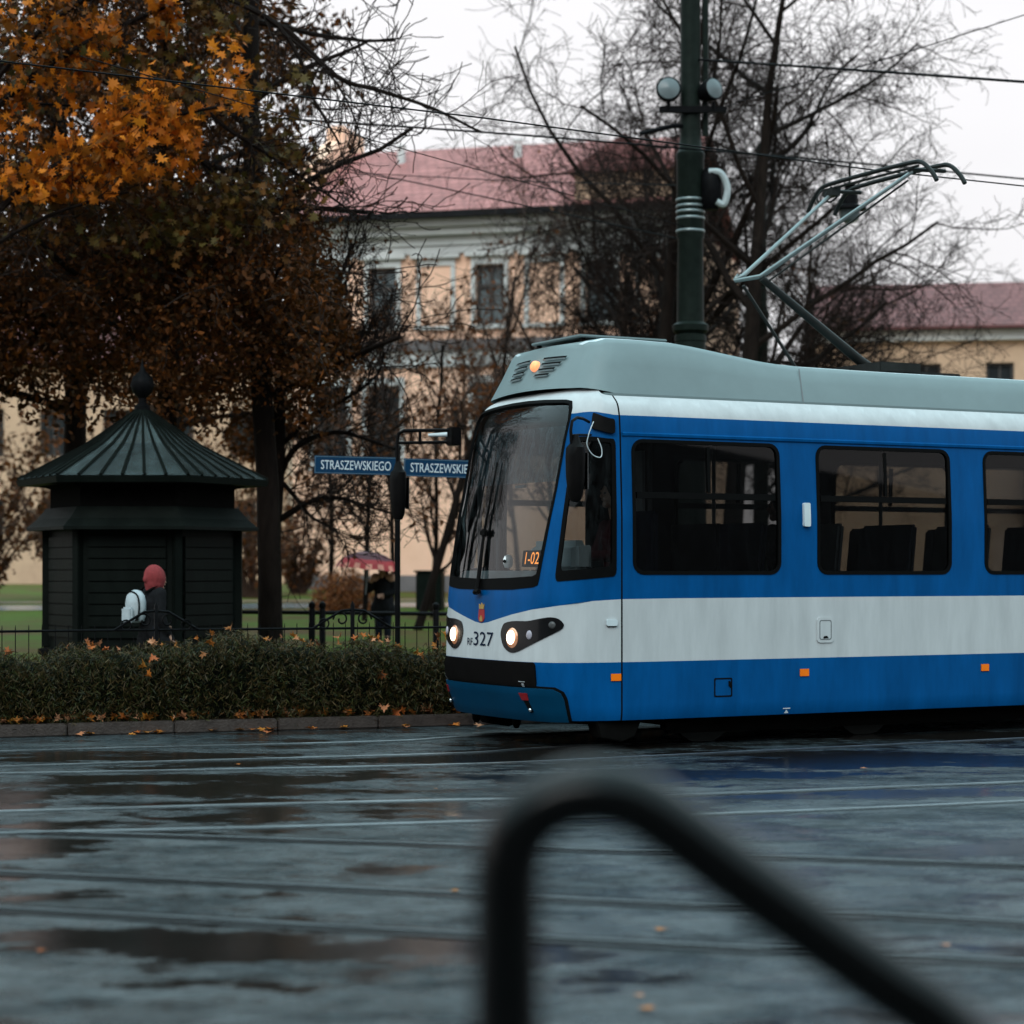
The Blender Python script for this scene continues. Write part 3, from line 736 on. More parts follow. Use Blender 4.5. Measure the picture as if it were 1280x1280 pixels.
# cab interior
dq = MB(); dq.prism([(-.92, 1.32), (.92, 1.32), (.92, 1.50), (.80, 1.535), (-.80, 1.535), (-.92, 1.50)], 'x', .22, .62); dash = dq.build('dashboard', M['dash'], tram, bevel=.03)
for k in range(-5, 6): dq = MB(); dq.box(tl(.3, k * .15, 1.539), (.02, .08, .006)); dq.build('air_slot', M['gap'], dash)
dq = MB(); dq.prism([(.50, 1.52), (.70, 1.52), (.70, 1.74), (.66, 1.80), (.56, 1.80), (.50, 1.78)], 'y', -.80, .02); dq.build('instrument_hood', M['dash'], tram, bevel=.05)
dsp = patch('route_display', [[(.565, 1.575), (.82, 1.575), (.815, 1.715), (.56, 1.715)]], M['gap'], tram, -.03, .03, ds=.06, dz=.06)
text_patch('route_digits', '1-02', .612, 1.595, .800, 1.70, M['led'], dsp, -.026)
eq = MB(); p_ = surf(.30, 1.625, -.05)[0]; eq.lathe(p_, [(.001, -.065), (.03, -.055), (.043, -.02), (.043, .02), (.03, .05), (.001, .06)], 16); eye = eq.build('round_ornament', mat('white_ornament', (.85, .85, .84), .4, 0, 0), tram, smooth=True); tag(eye)
eq = MB(); eq.lathe(p_ + Vector((-.042, -.014, .0)), [(.001, -.016), (.014, -.008), (.014, .008), (.001, .016)], 10); eq.build('dark_dot', M['gap'], eye, smooth=True)
patch('sun_visor', [[(-.84, 2.31), (.89, 2.31), (.89, 2.74), (-.86, 2.74)]], M['visor'], tram, -.05, .004, ds=.06, dz=.1)
ch = patch('head_panel', [[(-.90, 2.74), (.91, 2.74), (.91, 2.97), (-.90, 2.97)]], M['interior'], tram, -.07, .02, ds=.08, dz=.08)
vq = MB(); vq.box(tl(.42, -.02, 2.29), (.03, .16, .022)); vq.build('visor_catch', M['palegrey'], tram)
bk = MB(); bk.box(tl(1.75, -.62, 1.9), (.04, 1.0, 2.1)); bk.box(tl(1.75, .80, 1.4), (.04, .74, 1.1)); bk.build('cab_bulkhead', M['interior'], tram)
for a, b in ((-.98, .5), (-.80, .6), (-.25, 1.70), (.12, 1.70)): bk = MB(); bk.tube([tl(b, a, 1.3), tl(b, a, 2.9)], .022, 8); bk.build('cab_pillar', M['intgrey'], tram)
bk = MB(); bk.box(tl(1.70, -.1, 2.0), (.03, .22, 1.3)); bk.build('cab_curtain', M['dash'], tram)
# saloon interior
cl = MB(); cl.box(tl(7.2, 0, 2.86), (11, 2.1, .04)); cl.build('ceiling', M['interior'], tram)
for k, (u, v) in enumerate([(2.1, .62), (2.95, .62), (3.8, .62), (4.7, .62), (5.6, .62), (2.6, -.62), (3.6, -.62), (4.6, -.62), (5.6, -.62)]):
    st = MB(); st.box(tl(u, v, 1.33), (.44, .80, .08)); st.box(tl(u + .24, v, 1.66), (.07, .80, .62), M=Matrix.Rotation(R(6), 4, 'Y')); st.box(tl(u, v, 1.1), (.10, .5, .42))
    st.build('seat', M['intgrey'] if k in (1, 3) else M['seat'], tram, bevel=.025)
for u in (2.35, 3.2, 4.3):
    hp = MB(); hp.tube([tl(u, .2, .9), tl(u, .2, 2.84)], .018, 8); hp.build('grab_pole', M['intgrey'], tram, smooth=True)
# running gear
ug = MB()
ug.prism([(.52, .29), (1.02, .29), (.92, .10), (.80, .06), (.58, .10)], 'y', -1.12, -.95); ug.build('life_guard', M['under'], tram, bevel=.01)
ug = MB(); ug.prism([(.52, .29), (1.02, .29), (.92, .10), (.80, .06), (.58, .10)], 'y', .95, 1.12); ug.build('life_guard', M['under'], tram, bevel=.01)
ug = MB(); ug.box(tl(6.3, 0, .46), (11.6, 1.9, .5)); ug.box(tl(3.5, .93, .20), (4.3, .1, .20)); ug.box(tl(2.7, -.93, .20), (2.5, .1, .18)); ug.box(tl(2.7, 0, .25), (2.3, 1.7, .22))  # near-side board lengthened as a black mask for the shade below the skirt
ug.box(tl(1.42, .98, .18), (.28, .08, .09)); ug.build('bogie_frame_mask', M['under'], tram, bevel=.02)
for u in (1.85, 3.65, 8.2, 10):
    for sg in (1, -1):
        w_ = MB(); w_.lathe(tl(u, sg * .7175, .33), [(.20, -.065), (.33, -.06), (.315, .03), (.345, .035), (.345, .06), (.20, .065)], 28, Matrix.Rotation(R(90 * sg), 4, 'X')); w_.build('wheel', M['dsteel'], tram, smooth=True)
for u, v, h in ((.28, -.62, .10), (.30, .12, .13)):
    ug = MB(); ug.tube([tl(u, v, .30), tl(u, v, .17), tl(u, v, .17 - h * .3)], [.045, .04, .02], 8); ug.tube([tl(u + .12, v - .25, .24), tl(u, v, .22), tl(u + .1, v + .3, .25)], .022, 6); ug.build('brake_hose', M['under'], tram, smooth=True)
# pantograph
pg = MB()
pg.box(tl(4.35, 0, 3.50), (.5, .9, .10)); pg.box(tl(4.75, 0, 3.48), (1.4, .06, .08)); pan = pg.build('pantograph_base', M['dsteel'], tram, bevel=.01)
for a, b in ((4.15, .4), (4.15, -.4), (4.9, .35), (4.9, -.35)):
    iq = MB(); iq.lathe(tl(a, b, 3.40), [(.05, 0), (.03, .015), (.05, .03), (.03, .045), (.04, .06)], 10); iq.build('insulator', M['intgrey'], pan, smooth=True)
kn = tl(3.06, -.04, 4.34)
pg = MB(); pg.tube([tl(4.35, 0, 3.52), tl(4.2, 0, 3.60), kn], [.05, .05, .034], 10); pg.build('lower_arm', M['dsteel'], pan, smooth=True)
pg = MB(); pg.tube([tl(3.55, -.10, 3.45), tl(2.90, -.12, 4.27)], .016, 6); pg.build('control_rod', M['dsteel'], pan, smooth=True)
hd = 4.32
pg = MB(); pg.tube([tl(2.93, -.30, 4.36), tl(3.0, -.26, 4.39), tl(hd - .02, -.62, 5.33)], [.02, .022, .018], 8); pg.tube([tl(2.93, -.30, 4.34), tl(3.06, -.06, 4.36), tl(hd, .66, 5.36)], [.02, .026, .02], 8)
pg.tube([tl(2.93, -.31, 4.34), tl(2.96, -.28, 4.40)], .02, 6); pg.build('upper_arm', M['steel'], pan, smooth=True)
pg = MB(); pg.tube([tl(3.10, .02, 4.31), tl(hd - .02, .62, 5.28)], .011, 6); pg.build('parallel_rod', M['dsteel'], pan, smooth=True)
pg = MB()
for du in (0, .34):
    pg.tube(smooth_path([tl(hd + du, -1.02, 5.22), tl(hd + du, -.93, 5.33), tl(hd + du, -.80, 5.425), tl(hd + du, -.6, 5.45), tl(hd + du, 0, 5.455), tl(hd + du, .6, 5.45), tl(hd + du, .80, 5.425), tl(hd + du, .95, 5.31), tl(hd + du, 1.02, 5.22)], 4), .022, 8)
for v in (-.66, .66): pg.tube([tl(hd - .05, v, 5.38), tl(hd + .40, v, 5.40)], .02, 6)
pg.tube([tl(hd, -.75, 5.40), tl(hd, .75, 5.40)], .012, 6)
for v in (-.62, -.76): pg.tube(smooth_path([tl(hd, v, 5.42), tl(hd - .06, v - .02, 5.33), tl(hd - .03, v, 5.26), tl(hd + .06, v + .03, 5.33), tl(hd + .08, v + .03, 5.41)], 4), .010, 6)
pg.box(tl(hd, -.62, 5.36), (.10, .16, .08)); pg.build('contact_head', M['dsteel'], pan, smooth=True)

# ---------------------------------------------------------------- foliage helpers
def rvec(r): 
    while True:
        v = Vector((r.uniform(-1, 1), r.uniform(-1, 1), r.uniform(-1, 1)))
        if .01 < v.length < 1: return v.normalized()
MAPLE = [(0, -.5), (.10, -.12), (.42, -.28), (.34, -.02), (.55, .16), (.26, .18), (.30, .42), (.12, .32), (0, .62), (-.12, .32), (-.30, .42), (-.26, .18), (-.55, .16), (-.34, -.02), (-.42, -.28), (-.10, -.12)]
OVAL = [(0, -.5), (.24, -.1), (.2, .25), (0, .5), (-.2, .25), (-.24, -.1)]
DIAM = [(0, -.5), (.26, 0), (0, .5), (-.26, 0)]
NEED = [(0, -.5), (.06, -.1), (.045, .3), (0, .5), (-.045, .3), (-.06, -.1)]
def leaf(mb, p, size, r, shape, up=None, lie=0.0, curl=.15):
    n = rvec(r)
    if lie: n = (n * (1 - lie) + Vector((0, 0, 1)) * lie).normalized()
    a = (up - n * up.dot(n)) if up else n.orthogonal()
    a = a.normalized() if a.length > 1e-4 else n.orthogonal().normalized()
    if not up: a = (Matrix.Rotation(r.uniform(0, 6.28), 3, n) @ a)
    b = n.cross(a)
    mb.add([p + a * (y * size) + b * (x * size) + n * (curl * size * (abs(x) * 1.4 - .2 * y * y)) for x, y in shape], [tuple(range(len(shape)))])
def grow(out, r, p, d, L, rad, lvl, P):
    n = P.get('seg', 5) if lvl else P.get('seg0', 7)
    pts = [p.copy()]; rr = [rad]; endr = rad * (P.get('taper0', .55) if lvl == 0 else .42)
    for i in range(n):
        d = (d + rvec(r) * P['wob'][min(lvl, len(P['wob']) - 1)] + Vector((0, 0, P['up'][min(lvl, len(P['up']) - 1)]))).normalized()
        p = p + d * (L / n); pts.append(p.copy()); rr.append(max(P['rmin'], rad + (endr - rad) * (i + 1) / n))
    out.append((lvl, pts, rr))
    if lvl >= P['lv']: return
    k = P['n'][lvl]
    for j in range(k):
        t = P['t0'][lvl] + (1 - P['t0'][lvl]) * (j + r.uniform(.2, .9)) / k
        i = min(int(t * n), n - 1); q = pts[i].lerp(pts[i + 1], t * n - i); dd = (pts[i + 1] - pts[i]).normalized()
        ax = dd.orthogonal().normalized(); ax = Matrix.Rotation(r.uniform(0, 6.28), 3, dd) @ ax
        cd = Matrix.Rotation(R(r.uniform(*P['ang'][min(lvl, len(P['ang']) - 1)])), 3, ax) @ dd
        grow(out, r, q, cd, L * r.uniform(*P['len'][min(lvl, len(P['len']) - 1)]), max(P['rmin'], rr[i] * P['rf'] * r.uniform(.7, 1)), lvl + 1, P)
BARE = dict(lv=4, seg0=7, seg=5, wob=[.08, .13, .16, .20, .22], up=[.08, .10, .06, .04, .03], n=[9, 7, 6, 5], t0=[.28, .2, .15, .1], ang=[(28, 60), (25, 60), (25, 65), (20, 60)], len=[(.45, .65), (.45, .65), (.42, .62), (.4, .65)], rf=.62, rmin=.007)
def tree(name, base, H, rad, seed, label, P, leaves=None, twigmat=None, group=None, lean=(0, 0), cat='tree', trunk_lv=1, skel=None, extra=None):
    r = random.Random(seed); out = []
    root = empty(name, base, 0, label, cat, group)
    if skel is None: grow(out, r, Vector((0, 0, -.1)), Vector((lean[0], lean[1], 1)).normalized(), H, rad, 0, P)
    else: skel(out, r)
    tb, cb = MB(), MB()
    for lvl, pts, rr in out:
        if lvl <= trunk_lv: tb.tube(pts, rr, 10 if lvl == 0 else 6)
        else: cb.tube(pts, rr, 4 if lvl == trunk_lv + 1 else 3, cap=False)
    tb.build('trunk', M['bark'], root, smooth=True, recalc=False)
    mats = [twigmat or M['twig']]
    if leaves:
        cb.mi = 1; mats.append(leaves['mat'])
        cand = [(pts, lvl) for lvl, pts, rr in out if lvl >= leaves.get('minlv', 2)]
        for _ in range(leaves['n']):
            pts, lvl = r.choice(cand); i = r.randrange(len(pts) - 1); q = pts[i].lerp(pts[i + 1], r.random()) + rvec(r) * r.uniform(0, leaves.get('spread', .15))
            if leaves.get('test') and not leaves['test'](q + Vector(base)): continue
            leaf(cb, q, r.uniform(*leaves['size']), r, leaves.get('shape', DIAM))
    if extra: cb.mi = 1; extra(cb, r, Vector(base))
    if cb.f: cb.build('crown', mats, root, recalc=False)
    return root
M['lf_brown'] = leafmat('brown_oak_leaves', [(.018, .008, .003), (.050, .018, .004), (.10, .030, .005), (.030, .016, .005), (.16, .046, .007), (.022, .011, .004), (.07, .022, .004)], .6, .35)
M['lf_rust'] = leafmat('rust_leaves', [(.09, .032, .012), (.16, .055, .018), (.06, .026, .012), (.13, .048, .018)])
M['lf_maple'] = leafmat('orange_maple_leaves', [(.55, .15, .012), (.75, .24, .018), (.38, .09, .010), (.62, .17, .012), (.25, .09, .012), (.12, .04, .008), (.58, .17, .015)], .5, .4)
M['lf_olive'] = leafmat('olive_maple_leaves', [(.055, .046, .010), (.10, .060, .012), (.09, .038, .009), (.035, .028, .009), (.16, .06, .010)])
M['lf_hedge'] = leafmat('dark_hedge_leaves', [(.007, .010, .003), (.018, .024, .006), (.045, .045, .012), (.009, .011, .004), (.045, .030, .010), (.085, .055, .020), (.03, .018, .007)], .45, .1)
M['lf_bush'] = leafmat('brown_bush_leaves', [(.20, .065, .022), (.34, .115, .04), (.14, .05, .022), (.42, .16, .055)])
M['lf_fallen'] = leafmat('fallen_maple_leaves', [(.42, .13, .02), (.30, .07, .015), (.55, .26, .14), (.20, .06, .02), (.48, .17, .02), (.12, .04, .015)], .5, .1)
# ---------------------------------------------------------------- brown building behind the park
B0 = Vector(((590 - 640) / F * 65, 65, 0)); BD = Vector((.968, -.25, 0)).normalized(); BA = math.atan2(BD.y, BD.x)
def fac(px, py):      # facade coordinates (along, height) seen at a pixel
    k = (px - 640) / F; t = (k * B0.y - B0.x) / (BD.x - k * BD.y); Y = B0.y + BD.y * t
    return t, CH + (HY - py) / F * Y
T0 = fac(366, 500)[0]; BBASE = .6
bld = empty('apricot_building', B0 + BD * T0 + Vector((0, 0, BBASE)), BA, 'long apricot plastered building with red tiled roof and grey window frames behind the park', 'building')
def fc(px, py): t, z = fac(px, py); return t - T0, z - BBASE
def plaster(name, c, lo):
    m, N, L = NT(name); b = N['Principled BSDF']; b.inputs['Roughness'].default_value = .85
    tcn = N.new('ShaderNodeTexCoord'); a = N.new('ShaderNodeTexNoise'); a.inputs['Scale'].default_value = .8; a.inputs['Detail'].default_value = 9; a.inputs['Roughness'].default_value = .7
    L.new(tcn.outputs['Object'], a.inputs[0]); r = N.new('ShaderNodeValToRGB'); r.color_ramp.elements[0].position = .3; r.color_ramp.elements[1].position = .65
    r.color_ramp.elements[0].color = (*lo, 1); r.color_ramp.elements[1].color = (*c, 1); L.new(a.outputs[0], r.inputs[0]); L.new(r.outputs[0], b.inputs['Base Color'])
    return m
M['apricot'] = plaster('apricot_plaster', (.90, .56, .40), (.80, .47, .32))
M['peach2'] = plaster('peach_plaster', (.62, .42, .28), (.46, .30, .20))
M['greystone'] = plaster('grey_stucco', (.60, .60, .58), (.46, .46, .45))
M['dgrey'] = plaster('dark_stucco', (.16, .14, .14), (.10, .09, .09))
M['winframe'] = mat('dark_window_frame', (.055, .050, .048), .5, 0, .2, 5)
M['winglass'] = mat('window_glass', (.022, .026, .028), .06, 0, .3, 1.5)
M['winglass2'] = mat('window_curtain_glass', (.12, .15, .16), .10, 0, .5, 2.5)
def tiles(name, c):
    m, N, L = NT(name); b = N['Principled BSDF']; b.inputs['Roughness'].default_value = .6; b.inputs['Specular IOR Level'].default_value = .1
    tcn = N.new('ShaderNodeTexCoord'); a = N.new('ShaderNodeTexNoise'); a.inputs['Scale'].default_value = 1.3; a.inputs['Detail'].default_value = 8
    L.new(tcn.outputs['Object'], a.inputs[0]); br = N.new('ShaderNodeTexBrick'); br.offset = .5
    mp = N.new('ShaderNodeMapping'); mp.inputs['Rotation'].default_value = (R(90), 0, 0); L.new(tcn.outputs['Object'], mp.inputs[0]); L.new(mp.outputs[0], br.inputs[0])
    br.inputs['Scale'].default_value = 1; br.inputs['Brick Width'].default_value = .32; br.inputs['Row Height'].default_value = .22; br.inputs['Mortar Size'].default_value = .022
    br.inputs['Color1'].default_value = (*c, 1); br.inputs['Color2'].default_value = (c[0] * .8, c[1] * .75, c[2] * .75, 1); br.inputs['Mortar'].default_value = (c[0] * .45, c[1] * .4, c[2] * .4, 1)
    x = N.new('ShaderNodeMixRGB'); x.blend_type = 'MULTIPLY'; x.inputs[0].default_value = .55; L.new(br.outputs[0], x.inputs[1]); L.new(a.outputs[0], x.inputs[2]); 
    hs = N.new('ShaderNodeBrightContrast'); hs.inputs[1].default_value = .02; L.new(x.outputs[0], hs.inputs[0]); L.new(hs.outputs[0], b.inputs['Base Color'])
    bp = N.new('ShaderNodeBump'); bp.inputs['Strength'].default_value = .5; L.new(br.outputs[1], bp.inputs['Height']); bp.invert = True; L.new(bp.outputs[0], b.inputs['Normal'])
    return m
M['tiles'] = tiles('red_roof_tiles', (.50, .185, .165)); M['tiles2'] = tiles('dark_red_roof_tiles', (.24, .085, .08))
ZE = fc(530, 276)[1]; BL = fc(850, 400)[0]
wins = []
pitch = (fc(612, 380)[0] - fc(478, 380)[0])
w1 = [fc(461, 410)[0], fc(496, 335)[0]]
zu0, zu1 = fc(478, 410)[1], fc(478, 335)[1]; zg0, zg1 = fc(478, 582)[1], fc(478, 482)[1]
ww = w1[1] - w1[0]; x1_ = w1[0]
up_w = [(x1_ + pitch * k / 2, k) for k in range(-1, 9)]
holesw = []
for x_, k in up_w:
    if k in (1, 3, 5): continue
    if 0.25 < x_ < BL - 1.2: holesw.append((x_, zu0, x_ + ww, zu1))
for x_, k in up_w:
    if k in (1, 3, 5, 7): continue
    if .25 < x_ < BL - 1.2: holesw.append((x_ - .08, zg0, x_ + ww + .12, zg1))
def flat(s, z, off=0): return Vector((s, -off, z)), Vector((0, -1, 0))
loops = [[(0, 0), (BL, 0), (BL, ZE), (0, ZE)]] + [[(a, b), (c, b), (c, d), (a, d)] for a, b, c, d in holesw]
patch('wall', loops, M['apricot'], bld, 0, .35, ds=3, dz=3, mapf=flat, grid=[])
bb = MB(); bb.box((BL / 2, 12, ZE / 2), (BL, .3, ZE)); bb.box((.15, 6, ZE / 2), (.3, 11.7, ZE)); bb.box((BL - .15, 6, ZE / 2), (.3, 11.7, ZE)); bb.build('rear_wall', M['apricot'], bld)
for a, b, c, d in holesw:
    upper = b == zu0
    f = MB(); cx, cz = (a + c) / 2, (b + d) / 2
    for box in (((a + .05, .22, cz), (.10, .10, d - b)), ((c - .05, .22, cz), (.10, .10, d - b)), ((cx, .22, b + .05), (c - a - .2, .10, .10)), ((cx, .22, d - .05), (c - a - .2, .10, .10)), ((cx, .215, cz), (.09, .09, d - b - .2)), ((cx, .213, b + (d - b) * .66), (c - a - .2, .085, .10))): f.box(*box)
    w_ = f.build('window', M['winframe'], bld)
    p = MB(); p.box((cx, .27, cz), (c - a, .02, d - b)); p.build('pane', M['winglass2'] if int(a * 7) % 2 else M['winglass'], w_)
    s = MB(); e_ = .14
    for box in (((a - e_ / 2, -.03, cz), (e_, .07, d - b)), ((c + e_ / 2, -.03, cz), (e_, .07, d - b)), ((cx, -.03, d + .12), (c - a + 2 * e_, .07, .24)), ((cx, -.06, b - .06), (c - a + .36, .16, .12))): s.box(*box)
    if upper: s.box((cx, -.09, d + .30), (c - a + .62, .24, .12)); s.box((cx, -.06, d + .38), (c - a + .5, .16, .05))
    s.build('surround', M['greystone'], w_)
for x_, k in up_w:
    if k not in (1, 3, 5): continue
    n = MB(); a, c = x_ - .03, x_ + ww + .03; cx = (a + c) / 2; cz = (zu0 + zu1) / 2
    for box in (((a - .07, -.03, cz), (.14, .07, zu1 - zu0)), ((c + .07, -.03, cz), (.14, .07, zu1 - zu0)), ((cx, -.03, zu1 + .1), (c - a + .28, .07, .2)), ((cx, -.09, zu1 + .28), (c - a + .6, .24, .12)), ((cx, -.06, zu0 - .06), (c - a + .36, .16, .12))): n.box(*box)
    n.build('blind_niche', M['greystone'], bld)
cz_ = ZE - .25
cn_ = MB()
for zc, h, dpt in ((ZE - .14, .28, .62), (ZE - .40, .22, .42), (ZE - .66, .28, .16), (ZE - .93, .22, .10)): cn_.box((BL / 2, -dpt / 2, zc), (BL + .3, dpt, h - .004))
cn_.build('cornice', M['greystone'], bld)
zs = fc(478, 434)[1]
sc = MB(); sc.box((BL / 2, -.10, zs), (BL + .1, .2, .34)); sc.build('string_course', M['dgrey'], bld)
sc = MB(); sc.box((BL / 2, -.05, zs - .42), (BL + .1, .1, .5)); sc.build('frieze', M['greystone'], bld)
sc = MB(); sc.box((BL / 2, -.08, .4), (BL + .1, .16, .8)); sc.build('plinth', M['dgrey'], bld)
gt = MB(); gt.box((BL / 2, -.88, ZE + .03), (BL + .4, .18, .20)); gt.build('gutter', mat('gutter_metal', (.012, .012, .013), .5, 0, .2, 5), bld)
ZR = CH + (HY - 187) / F * 71 - BBASE
rr = MB(); th = .12
rr.prism([(-.78, ZE + .03), (6, ZR), (12.6, ZE + .03), (12.6, ZE + .15), (6, ZR + th), (-.78, ZE + .15)], 'x', .0, BL); roof = rr.build('roof', M['tiles'], bld)
for px in (435, 582):
    c = MB(); t = fc(px, 190)[0] * 1.05; t = t + .2; zt = ZR - .5; c.lathe((t, 4.6, ZR - 1.2), [(.13, 0), (.13, 1.1), (.17, 1.12), (.17, 1.2), (.10, 1.22)], 12); c.build('chimney', M['greystone'], roof, smooth=True)
gw = MB(); gw.prism([(-.3, ZE - .1), (-.3, ZE + .35), (2.2, ZE + 2.0), (2.2, ZE + 2.35), (4.9, ZR + .35), (4.9, ZR + .85), (7.1, ZR + .85), (7.1, ZR + .35), (12, ZE + .4), (12, ZE - .1)], 'x', -.62, -.01); gw.build('gable_parapet', M['apricot'], bld)
# taller wing at the right-hand end
xw = fc(722, 300)[0]; wz = CH + (HY - 215) / F * 63.5 - BBASE
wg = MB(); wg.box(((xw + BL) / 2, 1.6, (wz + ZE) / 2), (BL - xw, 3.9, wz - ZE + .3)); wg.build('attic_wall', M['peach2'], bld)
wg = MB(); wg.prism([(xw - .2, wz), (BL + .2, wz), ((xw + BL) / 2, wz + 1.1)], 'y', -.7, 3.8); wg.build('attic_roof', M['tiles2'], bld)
# second building at the right
b2 = empty('tiled_house', (11.2, 78, .7), R(-9), 'lower peach house with dark red tiled roof at the right behind the tram', 'building')
z2 = CH + (HY - 408) / F * 76 - .7; zr2 = CH + (HY - 352) / F * 80 - .7
wh = [(.9 + 2.6 * k, z2 - 3.2, 1.9 + 2.6 * k, z2 - 1.2) for k in range(7)]
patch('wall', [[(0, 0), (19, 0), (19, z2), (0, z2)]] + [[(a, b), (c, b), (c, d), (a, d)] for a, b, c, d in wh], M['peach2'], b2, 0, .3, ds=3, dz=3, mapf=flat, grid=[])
q = MB(); q.box((9.5, 8, z2 / 2), (19, .3, z2)); q.box((.15, 4, z2 / 2), (.3, 7.7, z2)); q.box((18.85, 4, z2 / 2), (.3, 7.7, z2)); q.build('rear_wall', M['peach2'], b2)
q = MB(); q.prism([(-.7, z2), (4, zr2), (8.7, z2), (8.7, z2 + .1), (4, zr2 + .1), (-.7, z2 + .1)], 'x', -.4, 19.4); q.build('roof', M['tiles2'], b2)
q = MB(); q.box((9.5, -.15, z2 - .2), (19.1, .3, .38)); q.build('cornice', M['greystone'], b2)
for a, b, c, d in wh:
    q = MB(); cx, cz = (a + c) / 2, (b + d) / 2
    for box in (((a + .05, .2, cz), (.1, .1, d - b)), ((c - .05, .2, cz), (.1, .1, d - b)), ((cx, .2, b + .05), (.8, .1, .1)), ((cx, .2, d - .05), (.8, .1, .1)), ((cx, .2, cz), (.07, .08, d - b - .2))): q.box(*box)
    w_ = q.build('window', M['winframe'], b2); q = MB(); q.box((cx, .25, cz), (1, .02, d - b)); q.build('pane', M['winglass'], w_)

# dim house behind the kiosk and shrubs closing the view at the left
b3 = empty('dim_house', (-25, 84, .9), R(4), 'dim peach house far behind the kiosk and the oaks at the left', 'building')
z3 = CH + (HY - 455) / F * 84 - .9; wh3 = [(1.2 + 2.5 * k, zb, 2.3 + 2.5 * k, zb + 1.9) for k in range(6) for zb in (1.6, 5.2)]
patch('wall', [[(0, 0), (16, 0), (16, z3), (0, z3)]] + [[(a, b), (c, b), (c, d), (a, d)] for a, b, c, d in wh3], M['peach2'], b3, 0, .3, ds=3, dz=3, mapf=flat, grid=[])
q = MB(); q.box((8, 8, z3 / 2), (16, .3, z3)); q.box((.15, 4, z3 / 2), (.3, 7.7, z3)); q.box((15.85, 4, z3 / 2), (.3, 7.7, z3)); q.build('rear_wall', M['peach2'], b3)
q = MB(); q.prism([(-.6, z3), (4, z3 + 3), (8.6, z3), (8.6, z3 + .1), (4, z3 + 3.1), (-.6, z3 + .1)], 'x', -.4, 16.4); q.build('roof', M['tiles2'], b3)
for a, b, c, d in wh3:
    q = MB(); cx, cz = (a + c) / 2, (b + d) / 2
    for box in (((a + .05, .2, cz), (.1, .1, d - b)), ((c - .05, .2, cz), (.1, .1, d - b)), ((cx, .2, b + .05), (.9, .1, .1)), ((cx, .2, d - .05), (.9, .1, .1)), ((cx, .2, cz), (.07, .08, d - b - .2))): q.box(*box)
    w_ = q.build('window', M['winframe'], b3); q = MB(); q.box((cx, .25, cz), (c - a, .02, d - b)); q.build('pane', M['winglass'], w_)
# unseen house front added behind the camera to darken the tram's side and reflections
b4 = empty('added_house_front', (-26, -9, 0), 0, 'unseen dark plastered house front added behind the camera to shade the tram', 'building')
q = MB(); q.box((26, -4, 5.5), (180, 8, 11)); q.build('wall', M['dgrey'], b4)
for k in range(14):
    for zb in (1.2, 4.6, 7.8):
        q = MB(); q.box((-1 + 4 * k, .06, zb + .95), (1.3, .12, 1.9)); w_ = q.build('window', M['greystone'], b4); q = MB(); q.box((-1 + 4 * k, .13, zb + .95), (1.1, .02, 1.7)); q.build('pane', M['winglass'], w_)
# ---------------------------------------------------------------- trees
def shrub(px, Y, w, h, n, lab, sd, mt):
    base = G(px, Y); r = random.Random(sd); root = empty('shrub', base, 0, lab, 'shrub', 'brown shrubs closing the park at the left'); a, b = MB(), MB(); tips = []
    for _ in range(60):
        d = Vector((r.uniform(-1, 1) * w / 2, r.uniform(-.6, .6) * w / 2, h * r.uniform(.4, 1))); P = smooth_path([Vector((d.x * .1, d.y * .1, -.1)), d * .45 + rvec(r) * .1, d], 3); a.tube(P, [.03, .026, .022, .018, .015, .010, .006], 4, cap=False); tips += P[2:]
    for _ in range(n): leaf(b, r.choice(tips) + rvec(r) * r.uniform(0, .45), r.uniform(.1, .22), r, OVAL)
    a.build('stems', M['browntwig'], root, recalc=False); b.build('foliage', mt, root, recalc=False)
for px, Y, w, h, n, lab, sd, k in ((-40, 52, 5, 4.6, 3000, 'brown shrub at the far left edge behind the kiosk', 61, 'lf_brown'), (90, 56, 5, 5.2, 3000, 'tall brown shrub behind the left side of the kiosk', 62, 'lf_rust'), (215, 50, 4.6, 4.4, 3000, 'dark brown shrub hidden behind the kiosk roof', 63, 'lf_brown'),
                               (318, 58, 4.2, 4.6, 2600, 'rusty shrub between the kiosk and the oak trunk', 64, 'lf_rust'), (372, 62, 3.0, 3.2, 1200, 'small shrub at the left corner of the apricot building', 65, 'lf_brown')):
    shrub(px, Y, w, h, n, lab, sd, M[k])
OAK = dict(lv=3, seg0=8, seg=5, wob=[.06, .22, .28, .3], up=[.1, .02, 0, -.02], n=[14, 8, 6], t0=[.34, .15, .1], ang=[(45, 85), (30, 65), (25, 65)], len=[(.17, .28), (.45, .65), (.4, .6)], rf=.45, rmin=.008)
def clumps(px0, px1, ytop, ybot, Y0, Y1, n, per, size, rad=.26, shape=OVAL):
    def f(cb, r, base):
        for _ in range(n):
            px = r.uniform(px0, px1); t = (px - px0) / (px1 - px0)
            lo = ybot(t) + r.gauss(0, 14); hi = ytop(t) + r.gauss(0, 14); c = at(px, r.uniform(hi, lo), r.uniform(Y0, Y1)) - base
            R_ = rad * r.uniform(.6, 1.3)
            for _ in range(int(per * r.uniform(.4, 1.3))): leaf(cb, c + Vector((r.gauss(0, R_), r.gauss(0, R_), r.gauss(0, R_ * .6))), r.uniform(*size), r, shape)
    return f
